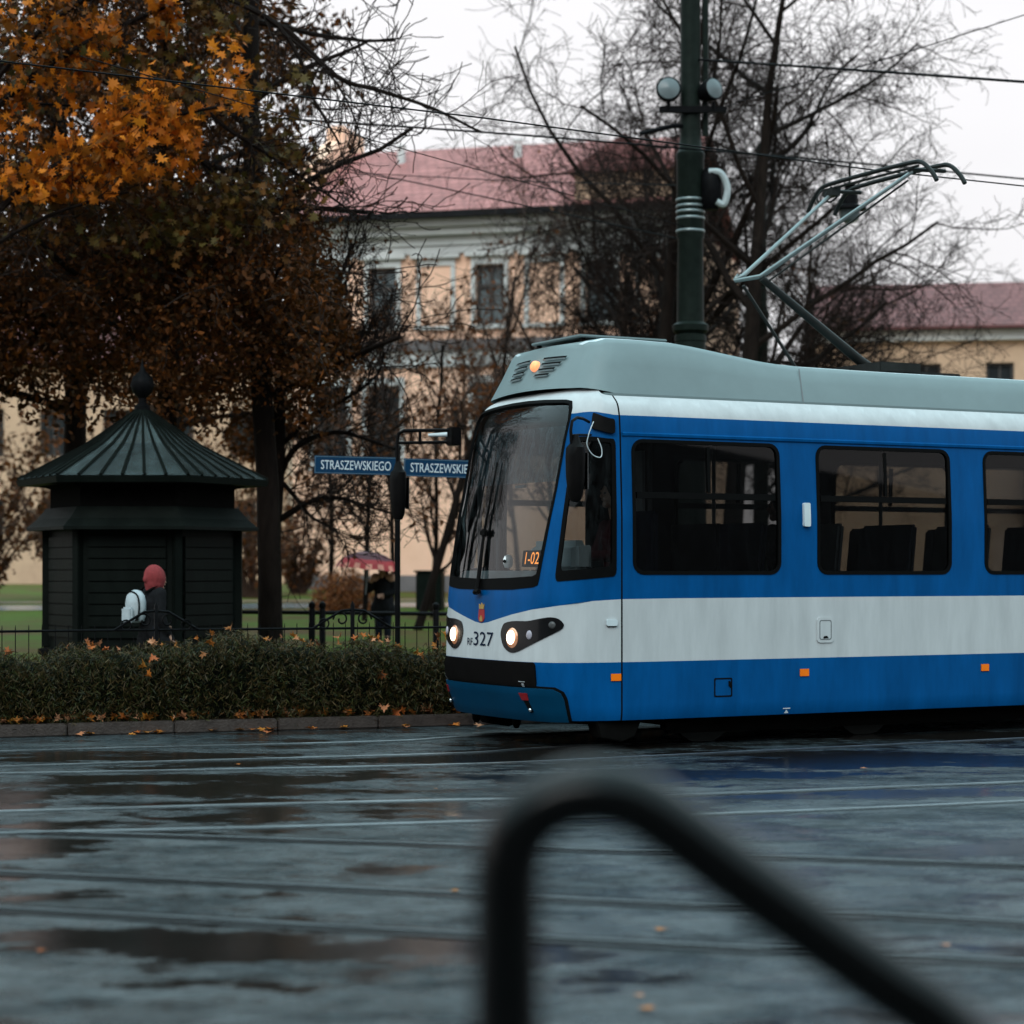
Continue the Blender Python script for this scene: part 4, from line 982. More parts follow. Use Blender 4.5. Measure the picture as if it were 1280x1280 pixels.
tree('oak_tree', G(338, 28.5), 10.5, .17, 11, 'dark trunked oak with rusty brown leaves just right of the kiosk', OAK, dict(mat=M['lf_brown'], n=30000, size=(.06, .125), spread=.30, minlv=1, shape=OVAL,
     test=lambda q: q.z > 3.6 + .35 * math.sin(q.x * 3) and (q.x < -1.9 - .28 * (q.z - 4)) ), trunk_lv=1,
     extra=clumps(165, 405, lambda t: 250 - 40 * math.sin(t * 3) + 60 * t, lambda t: 505 + 25 * math.sin(t * 7), 26.5, 30.5, 330, 95, (.05, .11)))
tree('oak_tree', G(95, 31), 10.5, .19, 12, 'brown leaved oak behind the kiosk at the left edge', OAK, dict(mat=M['lf_brown'], n=20000, size=(.06, .145), spread=.30, minlv=1, shape=OVAL, test=lambda q: q.z > 3.4), trunk_lv=1, extra=clumps(-150, 190, lambda t: 200, lambda t: 505 + 20 * math.sin(t * 9), 28, 33, 300, 70, (.07, .14), .3))
ov = tree('oak_tree', G(205, 29.5), 10.8, .15, 15, 'oak whose rusty upper crown spreads over the kiosk roof', OAK, dict(mat=M['lf_brown'], n=3500, size=(.05, .11), spread=.3, minlv=1, shape=OVAL), extra=clumps(-150, 215, lambda t: -60, lambda t: 270, 25.0, 31, 120, 60, (.05, .11), .3))
for p_, rz_, lb_ in (((-13.2, 30.5), 2.1, 'unseen oak added just beyond the left edge to darken windscreen reflections'), ((-18.5, 36), .7, 'unseen oak added farther left to darken windscreen reflections'), ((-10.8, 37), 4.0, 'oak added off frame behind the leftmost shrubs for windscreen reflections')):
    c_ = copy_tree(ov); c_['label'] = lb_; c_.rotation_euler = (0, 0, rz_); c_.location = (p_[0], p_[1], .35)  # off-frame copies added so the windscreen mirrors dark trees instead of sky
tree('oak_tree', G(235, 40), 11.0, .20, 13, 'dim brown oak standing between the two nearer oaks', OAK, dict(mat=M['lf_brown'], n=18000, size=(.10, .2), spread=.35, minlv=1, shape=OVAL), trunk_lv=1)
# curved low limbs of a bare tree in front of the building
def limb_skel(out, r):
    base = G(338, 29.5)
    def W(px, py): return at(px, py, 29.5) - base
    for pl, r0 in (([(345, 640), (352, 590), (375, 555), (420, 540), (455, 548), (495, 562)], .055), ([(340, 655), (365, 640), (385, 628), (420, 622), (450, 630), (490, 642)], .05), ([(350, 600), (368, 620), (388, 645), (405, 655), (422, 662)], .035),
                   ([(347, 520), (375, 490), (400, 465), (440, 440), (460, 400)], .045), ([(349, 560), (390, 520), (430, 500), (470, 470), (480, 440)], .04), ([(350, 450), (385, 410), (420, 380), (440, 330)], .04)):
        P = smooth_path([W(*p) for p in pl], 3); out.append((1, P, [r0 * (1 - .8 * i / len(P)) + .004 for i in range(len(P))]))
        for _ in range(16):
            i = r.randrange(2, len(P) - 1); d = (rvec(r) * .9 + (P[i + 1] - P[i]).normalized() + Vector((0, -.1, .4))).normalized()
            grow(out, r, P[i], d, r.uniform(.4, 1.1), .012, 2, dict(BARE, lv=4, n=[0, 0, 5, 4], rmin=.005, t0=[.2] * 4, len=[(.4, .7)] * 4))
    out.append((0, smooth_path([Vector((0.05, 0, -.1)), W(338, 700), W(345, 600), W(349, 520), W(352, 440), W(362, 360)], 3), None))
    n = len(out[-1][1]); out[-1] = (0, out[-1][1], [.16 - .12 * i / n for i in range(n)])
tree('bare_tree', G(338, 29.5), 0, 0, 14, 'thin bare tree with low curved limbs reaching right toward the street sign', BARE, trunk_lv=1, skel=limb_skel, leaves=dict(mat=M['lf_rust'], n=500, size=(.06, .12), spread=.1, minlv=3))
BIG = dict(BARE, n=[13, 9, 8, 6], seg=6, wob=[.09, .17, .24, .26, .26], up=[.06, .05, .02, .0, -.01], ang=[(30, 65), (30, 65), (30, 70), (30, 65)], len=[(.34, .50), (.34, .52), (.34, .50), (.34, .52)], rmin=.006, rf=.57, t0=[.22, .15, .1, .1], taper0=.22)
for px, Y, H, rad, sd, lean, lab in ((800, 42, 12.5, .23, 24, (.03, 0), 'tall bare tree with spreading limbs between the building and the mast'),
                                (908, 40, 12.5, .23, 22, (.03, 0), 'tall bare tree right of the green mast, forked high up'),
                                (842, 54, 10.5, .2, 21, (.02, 0), 'bare tree right behind the green mast'),
                                (812, 50, 8.2, .15, 27, (.05, 0), 'mid height bare tree in front of the attic gable'),
                                (958, 49, 9.2, .17, 28, (.02, 0), 'bare tree beside the second thinner mast'),
                                (820, 46, 7.6, .15, 29, (0, 0), 'lower bare tree just left of the green mast'),
                                (1010, 54, 9.5, .18, 25, (.08, 0), 'smaller bare tree behind the pantograph')):
    tree('bare_tree', G(px, Y), H, rad, sd, lab, BIG, trunk_lv=1, lean=lean, group='bare trees in the park')
SAP = dict(BARE, lv=3, n=[13, 6, 5], t0=[.25, .15, .1], len=[(.22, .40), (.4, .6), (.4, .6)], rmin=.006, ang=[(25, 55), (25, 55), (25, 60)])
for px, Y, H, rad, sd, lean, nl, lab in ((540, 46, 6.0, .06, 31, (0, 0), 700, 'young tree with rust leaves in front of the blind facade niche'), (603, 50, 8.0, .07, 32, (0, 0), 300, 'thin straight sapling left of the tram roof'),
                                  (455, 44, 5.2, .06, 33, (.05, 0), 350, 'small rusty tree left of the sign pole, above the umbrella'), (415, 52, 5.6, .07, 34, (-.05, 0), 350, 'small brown tree beside the round bush'),
                                  (520, 40, 4.2, .09, 35, (.35, 0), 500, 'leaning brown tree beside the windscreen and the dark utility box'),
                                  (570, 56, 6.5, .07, 37, (0, 0), 350, 'brown tree behind the right street sign'), (490, 55, 6.5, .07, 38, (0, 0), 350, 'brown tree in front of the ground floor windows'),
                                  (650, 55, 6.8, .07, 39, (0, 0), 350, 'brown twiggy tree behind the front of the tram roof'), (700, 46, 6.0, .07, 40, (0, 0), 300, 'twiggy small tree behind the roof hatch'), (760, 46, 6.2, .07, 41, (0, 0), 300, 'twiggy small tree below the big bare tree'), (990, 48, 6.2, .07, 42, (0, 0), 300, 'twiggy small tree behind the pantograph knee')):
    tree('young_tree', G(px, Y), H, rad, sd, lab, SAP, dict(mat=M['lf_rust'], n=nl, size=(.09, .2), spread=.2, minlv=2), M['browntwig'], lean=lean, group='young trees in the park')
# maple with bright leaves reaching in from the left
def maple_skel(out, r):
    base = G(-140, 27)
    def W(px, py, Y=27): return at(px, py, Y) - base
    out.append((0, smooth_path([Vector((0, 0, -.1)), W(-138, 600), W(-130, 350), W(-120, 150), W(-125, -50)], 4), None)); n = len(out[-1][1]); out[-1] = (0, out[-1][1], [.2 - .12 * i / n for i in range(n)])
    for pl, r0, Y in (([(-130, 300), (-20, 150), (80, 70), (180, 20), (300, -30)], .06, 26.39), ([(-133, 400), (0, 260), (100, 190), (200, 150), (290, 130)], .055, 25.77), ([(-125, 250), (60, 30), (200, -20), (330, 20), (375, 75), (390, 120), (425, 180)], .04, 26.39),
                      ([(-125, 200), (150, -30), (330, 20), (420, 95), (470, 112), (540, 135), (600, 165)], .045, 26.75), ([(230, 100), (270, 150), (330, 190), (390, 230), (440, 265)], .03, 26.39), ([(200, 140), (250, 200), (300, 240), (340, 280)], .025, 26.39), ([(-133, 420), (-40, 330), (60, 270), (160, 240)], .04, 25.77),
                      ([(330, 20), (400, 80), (430, 120), (450, 170), (440, 200)], .014, 26.51)):
        P = smooth_path([W(a, b, Y) for a, b in pl], 4); out.append((1, P, [r0 * (1 - .8 * i / len(P)) + .004 for i in range(len(P))]))
        for _ in range(26):
            i = r.randrange(3, len(P) - 1); d = (rvec(r) * 1.0 + (P[i + 1] - P[i]).normalized() * .8 + Vector((0, 0, -.1))).normalized()
            grow(out, r, P[i], d, r.uniform(.3, .9), .009, 2, dict(BARE, lv=3, n=[0, 0, 5, 4], rmin=.0045, t0=[.2] * 4, len=[(.4, .7)] * 4))
def px_of(q): return 640 + F * q.x / q.y, HY - F * (q.z - CH) / q.y
def maple_ok(q):
    x, y = px_of(q)
    return (x < 250 and 60 < y < 232 - abs(x - 200) * .1 and not (225 < x < 262 and 85 < y < 130)) or (262 < x < 312 and 40 < y < 142) or (x < 150 and y < 250) or (185 < x < 225 and y < 235)
def maple_test(q): return maple_ok(q)
mp_ = tree('maple_tree', G(-140, 27), 0, 0, 51, 'maple with bright orange leaves hanging in from the upper left', BARE, skel=maple_skel, leaves=dict(mat=M['lf_maple'], n=8500, size=(.09, .19), spread=.28, minlv=2, shape=MAPLE, test=maple_test))
ol = MB(); r = random.Random(8); base = G(-140, 27)
for cx, cy, sx_, sy_, n in ((335, 130, 30, 40, 45), (350, 190, 40, 35, 80), (255, 110, 55, 45, 120), (378, 95, 18, 15, 30), (180, 90, 40, 30, 60), (300, 250, 70, 40, 320), (220, 290, 90, 40, 400), (40, 60, 110, 60, 200), (50, 250, 130, 60, 300), (260, 20, 60, 40, 120)):
    for _ in range(n):
        p = at(r.gauss(cx, sx_ * .55), r.gauss(cy, sy_ * .55), 26.5 + r.uniform(-.6, .8)) - base; leaf(ol, p, r.uniform(.08, .17), r, MAPLE)
ol.build('olive_leaves', M['lf_olive'], mp_, recalc=False)

# ---------------------------------------------------------------- hedge and fallen leaves
hr = random.Random(77)
hedge = empty('hedge', back(-3, .7), 0, 'low dark green hedge with drooping sprays along the kerb', 'hedge')
hb = MB(); hc = MB(); hbase = back(-3, .7)
def hedge_top(x): return .80 + .06 * math.sin(x * 1.9) + .03 * math.sin(x * 9.1) + .035 * math.sin(x * 4.7 + 1)
x = -13.0; ring = []
while x < 12:
    ring.append(x); x += .3
vs = []
for x in ring:
    t = hedge_top(x)
    for q, z in ((.30, .08), (.26, .45), (.34, t - .10), (.5, t - .04), (.9, t - .06), (1.0, .3), (1.0, .08)):
        p = back(x, q); p.z = z; vs.append(p - hbase)
hc.add(vs, [(7 * i + j, 7 * i + 7 + j, 7 * i + 8 + j, 7 * i + 1 + j) for i in range(len(ring) - 1) for j in range(6)])
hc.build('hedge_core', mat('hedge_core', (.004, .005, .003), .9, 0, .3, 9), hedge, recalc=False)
for _ in range(13000):
    x = hr.uniform(-9.5, 4) if hr.random() < .9 else hr.uniform(-13, 12)
    t = hedge_top(x)
    if hr.random() < .68: q, z = hr.uniform(.13, .33), .1 + (t - .08) * hr.random() ** .9
    else: q, z = hr.uniform(.2, 1.0), t + hr.uniform(-.08, .05)
    p = back(x, q); p.z = z; p = p - hbase
    # a drooping spray: a short stalk with paired leaflets
    d = (Vector((hr.uniform(-.6, .6), -.42, -.85 + hr.uniform(-.25, .6)))).normalized(); L_ = hr.uniform(.12, .32)
    side = d.cross(Vector((0, 0, 1))).normalized()
    for k in range(4):
        b = p + d * (L_ * k / 4) - Vector((0, 0, .25 * L_ * (k / 4) ** 2))
        for sg in (1, -1): leaf(hb, b + side * (sg * .012), hr.uniform(.04, .085), hr, NEED, up=(d * .5 + side * sg * hr.uniform(.3, .8) + Vector((0, 0, -.15))), curl=.1)
hb.build('foliage', M['lf_hedge'], hedge, recalc=False)
fl = MB(); r = random.Random(5)
for _ in range(230):
    x = r.uniform(-9, 2.2); p = back(x, r.uniform(.12, .30)); p.z = .125 + r.uniform(0, .03); leaf(fl, p, r.uniform(.075, .135), r, MAPLE, lie=.55, curl=.6)
for _ in range(34):
    x = r.uniform(-8, 1.5); p = kerbpoint(x) - KN * (r.random() ** 2 * .5); p.z = .02; leaf(fl, p, r.uniform(.09, .15), r, MAPLE, lie=.9, curl=.25)
for _ in range(75):
    x = r.uniform(-8, .2); q = r.uniform(.18, .95); p = back(x, q); p.z = hedge_top(x) + r.uniform(.0, .05); leaf(fl, p, r.uniform(.06, .115), r, MAPLE, lie=.4, curl=.6)
for px, py in ((180, 830), (185, 845), (190, 822), (262, 800), (255, 815), (555, 795), (545, 797), (480, 885), (497, 890), (424, 797), (472, 800), (476, 842)):
    q = back(-3, .12); p = at(px, py, 20.0 + (px - 200) * .0028); leaf(fl, p, .11, r, MAPLE, lie=.2, curl=.6)
for _ in range(9):
    p = gp(r.uniform(-50, 1300), r.uniform(935, 1270)); p.z = .012; leaf(fl, p, r.uniform(.04, .08), r, MAPLE, lie=.97, curl=.1)
tag(fl.build('fallen_leaves', M['lf_fallen'], recalc=False), 'fallen orange and yellow maple leaves on the hedge, kerb and wet road', 'leaves', kind='stuff')
# round brown bush
bp0 = G(430, 49); bush = empty('round_bush', bp0, 0, 'round rusty brown bush on the lawn left of the umbrella', 'bush')
bm_ = MB(); bt = MB(); r = random.Random(4)
for _ in range(90):
    d = rvec(r); d.z = abs(d.z) * 1.1 + .1; bt.tube([Vector((0, 0, -.05)), Vector((d.x * .35, d.y * .35, d.z * .5)), Vector((d.x * .72, d.y * .72, d.z * .88))], [.012, .009, .005], 3, cap=False)
bt.build('stems', M['browntwig'], bush, recalc=False)
for _ in range(2600):
    d = rvec(r); d.z = abs(d.z); k = r.random() ** .35; q = Vector((d.x * .80 * k, d.y * .80 * k, d.z * .98 * k)) * (1 + .12 * math.sin(d.x * 7 + d.y * 5)); leaf(bm_, q, r.uniform(.06, .12), r, OVAL)
bm_.build('foliage', M['lf_bush'], bush, recalc=False)

# ---------------------------------------------------------------- kiosk
kc = ground_at(178, 26)
M['kgreen'] = mat('kiosk_green', (.0045, .006, .005), .5, 0, .3, 4, bump=.15, bscale=20, stretch=(1, 1, .4))
M['kroof'] = mat('kiosk_roof_metal', (.24, .30, .30), .22, .92, .25, 4)
kio = empty('kiosk', kc, 0, 'dark green hexagonal kiosk with pointed metal roof behind the hedge', 'kiosk')
def zk(py): return CH + (HY - py) / F * 26 - kc.z
def hexa(r_, z, a0=0): return [Vector((r_ * math.cos(R(60 * k + a0)), r_ * math.sin(R(60 * k + a0)), z)) for k in range(6)]
def hexrings(mb, rings):
    vs = []
    for r_, z in rings: vs += hexa(r_, z)
    mb.add(vs, [(6 * i + k, 6 * i + (k + 1) % 6, 6 * i + 6 + (k + 1) % 6, 6 * i + 6 + k) for i in range(len(rings) - 1) for k in range(6)] + [tuple(range(5, -1, -1)), tuple(6 * (len(rings) - 1) + k for k in range(6))])
ze, za = zk(603), zk(512)
q = MB(); hexrings(q, [(1.24, -.1), (1.24, .32), (1.28, .34), (1.28, .40), (1.20, .42)]); q.build('base', M['under'], kio)
q = MB(); hexrings(q, [(1.16, .42), (1.16, zk(662))]); q.build('wall', M['kgreen'], kio)
q = MB()
for k in range(6):
    a, b = hexa(1.17, 0)[k], hexa(1.17, 0)[(k + 1) % 6]
    q.box((a.x, a.y, (.42 + zk(662)) / 2), (.10, .10, zk(662) - .42), R(60 * k))
q.build('corner_post', M['kgreen'], kio, bevel=.01)
sh = MB()
for k in (3, 4, 5):
    a, b = hexa(1.165, 0)[k], hexa(1.165, 0)[(k + 1) % 6]; c = (a + b) / 2; n_ = Vector((c.x, c.y, 0)).normalized(); an = math.atan2(b.y - a.y, b.x - a.x)
    for j in range(9): sh.box((c.x + n_.x * .012, c.y + n_.y * .012, .62 + j * .135), (.92, .03, .125), an)
sh.build('shutter', M['kgreen'], kio, bevel=.006)
q = MB(); hexrings(q, [(1.16, zk(662)), (1.42, zk(664)), (1.42, zk(660)), (1.30, zk(650)), (1.18, zk(636))]); q.build('lower_canopy', M['kgreen'], kio)
q = MB(); hexrings(q, [(1.13, zk(637)), (1.13, zk(612)), (1.36, zk(606))]); q.build('frieze', M['under'], kio)
q = MB(); hexrings(q, [(1.36, ze - .05), (1.53, ze - .05), (1.55, ze + .02), (1.50, ze + .03)]); q.build('eaves', M['kgreen'], kio)
q = MB(); hexrings(q, [(1.53, ze + .032), (.72, ze + (za - ze) * .50), (.06, za)]); kr = q.build('roof', M['kroof'], kio)
q = MB()
for k in range(6):
    for t in [j / 6 for j in range(6)]:
        a = hexa(1.53, ze + .035)[k].lerp(hexa(1.53, ze + .035)[(k + 1) % 6], t); b = hexa(.72, ze + (za - ze) * .5)[k].lerp(hexa(.72, ze + (za - ze) * .5)[(k + 1) % 6], t); c = hexa(.08, za)[k].lerp(hexa(.08, za)[(k + 1) % 6], t)
        q.tube([a, b, c], [.026, .024, .014], 4)
q.build('standing_seam', M['kgreen'], kr)
q = MB(); q.lathe((0, 0, za - .06), [(.10, 0), (.10, .10), (.05, .14), (.05, .2), (.12, .27), (.15, .36), (.12, .46), (.04, .53), (.015, .62), (.001, .7)], 14); q.build('finial', M['iron'], kio, smooth=True)

# ---------------------------------------------------------------- street sign
sp0 = ground_at(497, 24.2)
sg = empty('street_sign', sp0, 0, 'thin street sign pole carrying two blue STRASZEWSKIEGO name plates left of the tram', 'street sign')
def zz(py, Y=24.2): return CH + (HY - py) / F * Y - sp0.z
q = MB(); q.tube([Vector((0, 0, -.05)), Vector((0, 0, zz(560)))], .032, 12); q.lathe((0, 0, 0), [(.08, 0), (.08, .03), (.04, .06)], 12); q.lathe((0, 0, zz(562)), [(.035, 0), (.05, .02), (.03, .05), (.001, .07)], 10); q.build('pole', M['iron'], sg, smooth=True)
def plate(pxa, pxb, ya, yb, yaw, name_cut=None):
    a = at(pxa, ya, 24.2) - sp0; W_ = .955; H_ = .205
    p = empty('x'); bpy.data.objects.remove(p)
    cx = W_ / 2; rot = Matrix.Rotation(yaw, 4, 'Z') @ Matrix.Rotation(R(1.6), 4, 'Y')
    q = MB(); q.mi = 0; q.box((0, 0, 0), (W_, .02, H_)); q.mi = 1
    for box in (((0, -.0115, H_ / 2 - .010), (W_ - .012, .003, .008)), ((0, -.0115, -H_ / 2 + .010), (W_ - .012, .003, .008)), ((-W_ / 2 + .010, -.0115, 0), (.008, .003, H_ - .03)), ((W_ / 2 - .010, -.0115, 0), (.008, .003, H_ - .03))): q.box(*box)
    o = q.build('name_plate', [M['signblue'], mat('sign_border', (.06, .11, .15), .5)], sg)
    V, Fs = text_mesh('STRASZEWSKIEGO'); t = MB(); t.add([(-.40 + .80 * x, -.0125, -.052 + .104 * y) for x, y in V], Fs)
    tx = t.build('lettering', M['signwhite'], o, recalc=False)
    d = rot @ Vector((cx, 0, 0)); o.matrix_local = Matrix.Translation(Vector((a.x, -.05, a.z - H_ / 2)) + d) @ rot
plate(393.5, 497, 569.5, 573, R(-3)); plate(505, 600, 573, 577, R(5))

# ---------------------------------------------------------------- masts, lights, wires
mb0 = ground_at(863, 31)
mast = empty('catenary_mast', mb0, 0, 'dark green overhead line mast with two floodlights rising behind the tram roof', 'mast')
def zm(py): return CH + (HY - py) / F * 31 - mb0.z
q = MB(); q.lathe((0, 0, 0), [(.30, -.1), (.30, .5), (.24, .6), (.225, zm(428)), (.235, zm(427)), (.235, zm(420)), (.205, zm(418)), (.26, zm(414)), (.27, zm(407)), (.20, zm(403)), (.185, zm(300)), (.205, zm(296)), (.20, zm(200)), (.21, zm(198)), (.21, zm(192)), (.17, zm(188)), (.150, zm(170)), (.145, zm(0)), (.14, zm(-60))], 24); q.build('pole', M['wetgreen'], mast, smooth=True)
for py in (252, 260, 267, 275, 291):
    q = MB(); q.lathe((0, 0, zm(py)), [(.208, 0), (.214, .01), (.214, .028), (.208, .038)], 24); q.build('clamp_band', M['steel'], mast, smooth=True)
q = MB(); q.tube([Vector((.22, 0, zm(170))), Vector((.22, .0, zm(-60)))], .045, 8); q.build('conduit', M['wetgreen'], mast, smooth=True)
q = MB(); q.box((0.02, -.16, zm(140)), (.98, .07, .09)); q.build('crossbar', M['iron'], mast)
for dx, py, rr_, yaw in ((-.335, 115, .185, 0), (.32, 115, .17, 35)):
    f = MB(); mt = Matrix.Rotation(R(yaw), 4, 'Z') @ Matrix.Rotation(R(82), 4, 'X'); c = Vector((dx, -.22, zm(py)))
    f.lathe(c, [(.05, -.28), (.12, -.24), (rr_ * .95, -.08), (rr_, 0), (rr_ * .94, .015)], 24, mt); fo = f.build('floodlight', M['iron'], mast, smooth=True)
    f = MB(); f.lathe(c + mt @ Vector((0, 0, .005)), [(rr_ * .88, 0), (rr_ * .85, .012), (.05, .05), (.001, .052)], 24, mt); f.build('lens', M['lampglass'], fo, smooth=True)
    f = MB(); f.tube([Vector((dx, -.18, zm(140))), Vector((dx, -.2, zm(131)))], .03, 6); f.build('yoke', M['iron'], fo)
q = MB(); q.tube([Vector((-.75, -.2, zm(171))), Vector((-.25, -.15, zm(160))), Vector((0, 0, zm(158)))], [.03, .035, .035], 6); q.build('bracket', M['iron'], mast)
q = MB(); q.lathe((.30, -.1, zm(238)), [(.10, -.3), (.16, -.2), (.16, .2), (.10, .3)], 12); q.build('feeder_box', M['iron'], mast, smooth=True)
q = MB(); q.tube(smooth_path([Vector((.25, -.2, zm(218))), Vector((.42, -.22, zm(220))), Vector((.52, -.2, zm(238))), Vector((.47, -.2, zm(258))), Vector((.36, -.22, zm(255)))], 5), [.05] * 21, 8); q.build('cable_bow', mat('pale_insulation', (.34, .38, .38), .5), mast, smooth=True)
m2 = ground_at(951, 47); mast2 = empty('catenary_mast', m2, 0, 'second thinner green mast farther back behind the pantograph', 'mast')
def z2_(py): return CH + (HY - py) / F * 47 - m2.z
q = MB(); q.lathe((0, 0, 0), [(.18, -.1), (.16, z2_(400)), (.19, z2_(398)), (.19, z2_(390)), (.14, z2_(388)), (.12, z2_(185)), (.03, z2_(178))], 16); q.build('pole', M['wetgreen'], mast2, smooth=True)
q = MB(); q.tube([Vector((-.5, 0, z2_(246))), Vector((0, 0, z2_(240)))], .05, 6); q.tube([Vector((0, 0, z2_(230))), Vector((.35, -.1, z2_(234)))], .05, 6); q.tube([Vector((-.28, 0, z2_(215))), Vector((-.15, 0, z2_(238))), Vector((.1, 0, z2_(240)))], .04, 6); q.build('bracket', M['iron'], mast2)
def wire(P, r_, label, m=None, n=10):
    pts = []
    P = [at(*p) for p in P]; pts = smooth_path(P, n); q = MB(); q.tube(pts, r_, 6)
    tag(q.build('overhead_wire', m or M['iron'], smooth=True, recalc=False), label, 'wire', 'overhead tram wires')
wire([(-300, 110, 26), (171, 137, 27), (600, 165, 29), (860, 186, 30.6), (1105, 207, 32), (1500, 245, 34)], .014, 'long dark span wire crossing the whole sky below the branches')
wire([(863, 74, 31), (1105, 90, 29), (1500, 118, 26)], .018, 'thick wire leaving the mast top toward the upper right')
wire([(863, 158, 31), (930, 125, 31), (1100, 76, 31), (1400, -20, 31)], .008, 'thin stay wire slanting up right from the mast')
wire([(863, 302, 31), (600, 245, 33), (400, 205, 35), (100, 150, 38)], .010, 'thin wire crossing the red roof to the mast')
wire([(863, 232, 31), (640, 226, 34), (440, 216, 37), (100, 200, 42)], .008, 'upper thin wire running level across the red roof')
wire([(863, 285, 31), (700, 240, 28), (500, 185, 25), (100, 70, 20)], .007, 'faint wire sloping up to the left above the roof')
q = MB(); q.tube([tw(-25, .1, 5.62), tw(0, .02, 5.56), tw(4.3, 0, 5.49), tw(12, 0, 5.52), tw(40, 0, 5.55)], .007, 6)
tag(q.build('overhead_wire', M['iron'], recalc=False), 'contact wire above the tram touching the pantograph head', 'wire', 'overhead tram wires')
lp = at(1062, 204, 31.7)
lamp = empty('hanging_lamp', lp, 0, 'dark bell shaped street lamp hanging on the wire beside the pantograph', 'street lamp')
q = MB(); q.tube([Vector((0, 0, 0)), Vector((0, 0, -.34))], .02, 6); q.build('hanger', M['iron'], lamp)
q = MB(); q.lathe((0, 0, -.70), [(.26, 0), (.255, .04), (.13, .08), (.125, .22), (.08, .25), (.07, .34), (.10, .36), (.09, .40), (.02, .42)], 18); q.build('shade', M['iron'], lamp, smooth=True)
q = MB(); q.lathe((0, 0, -.90), [(.05, 0), (.13, .05), (.155, .12), (.16, .195)], 18); q.build('globe', M['lampglass'], lamp, smooth=True)

# ---------------------------------------------------------------- iron fences, box, bike stand
fe = empty('iron_fence', back(-3, 1.15), 0, 'low wrought iron fence with ornamental scrolls just behind the hedge', 'fence'); fb = back(-3, 1.15)
q = MB(); q2 = MB(); q3 = MB()
x = -9.0
while x < 3:
    a, b = back(x, 1.15) - fb, back(x + .6, 1.15) - fb
    q.tube([a + Vector((0, 0, .84)), b + Vector((0, 0, .84))], .013, 6); q3.tube([a + Vector((0, 0, .15)), b + Vector((0, 0, .15))], .012, 6)
    for k in range(5):
        c = a.lerp(b, k / 5); q2.tube([c + Vector((0, 0, .1)), c + Vector((0, 0, .87)), c + Vector((0, 0, .90))], [.005, .005, .002], 5)
    x += .6
q.build('rail', M['iron'], fe); q3.build('rail', M['iron'], fe); q2.build('bars', M['iron'], fe)
for cx in (-3.15, -1.25):
    c = back(cx, 1.15) - fb; d = (back(cx + .1, 1.15) - back(cx, 1.15)).normalized(); s = MB()
    def Q(u, z): return c + d * u + Vector((0, 0, z))
    s.tube([Q(0, 0), Q(0, 1.08), Q(0, 1.12)], [.022, .022, .004], 8)
    s.tube([Q(-.42, .84), Q(-.12, 1.02), Q(0, 1.03), Q(.12, 1.02), Q(.42, .84)], .014, 6)
    for sgn in (1, -1):
        s.tube([Q(sgn * (.12 + .085 * math.cos(t) * (1 - t / 9)), .93 + .085 * math.sin(t) * (1 - t / 9)) for t in [k * .45 for k in range(16)]], .010, 5)
        s.tube([Q(sgn * (.30 + .05 * math.cos(t)), .89 + .05 * math.sin(t)) for t in [k * .55 for k in range(12)]], .009, 5)
    s.build('scroll_ornament', M['iron'], fe, smooth=True)
rl = empty('park_railing', G(400, 30), 0, 'dark low park railing with short round posts in front of the lawn', 'railing'); rb = G(400, 30)
q = MB(); pts = [G(px, 30) - rb + Vector((0, 0, .70)) for px in (200, 345, 480, 560, 760)]; q.tube(pts, .028, 8); q.build('rail', M['iron'], rl, smooth=True)
for px in (250, 390, 403, 545, 660):
    q = MB(); q.lathe(G(px, 30 - .05) - rb, [(.045, -.05), (.045, .74), (.036, .76), (.052, .79), (.045, .84), (.001, .87)], 12); q.build('post', M['iron'], rl, smooth=True)
ub = G(538, 50); ubx = empty('utility_box', ub, R(-10), 'dark green utility box on the lawn right of the sign pole', 'utility box')
q = MB(); q.box((0, 0, .45), (.62, .4, .9)); q.build('cabinet', M['wetgreen'], ubx, bevel=.02); q = MB(); q.box((0, 0, .92), (.70, .48, .05)); q.build('lid', M['wetgreen'], ubx, bevel=.01)
q = MB(); q.box((0, -.205, .45), (.54, .012, .76)); q.build('door', M['wetgreen'], ubx)
bs = [(634, 1300), (634, 1180), (634, 1110), (637, 1070), (650, 1035), (676, 1010), (710, 996), (745, 992), (780, 997), (815, 1014), (860, 1046), (930, 1099), (1010, 1157), (1100, 1222), (1180, 1280)]
P = [at(a, b, 2.6) for a, b in bs]; e_ = P[-1]
P = [Vector((P[0].x, 2.6, -.05)), Vector((P[0].x, 2.6, .5))] + P + [Vector((e_.x + .09, 2.6, e_.z - .11)), Vector((e_.x + .12, 2.6, e_.z - .30)), Vector((e_.x + .12, 2.6, .4)), Vector((e_.x + .12, 2.6, -.05))]
q = MB(); q.tube(smooth_path(P, 6), .042, 16)
tag(q.build('bike_stand', mat('wet_black_tube', (.003, .003, .003), .25, 0, .2, 8, coat=.3, spec=.1), smooth=True), 'blurred black bent tube stand close in front of the camera', 'bike stand')

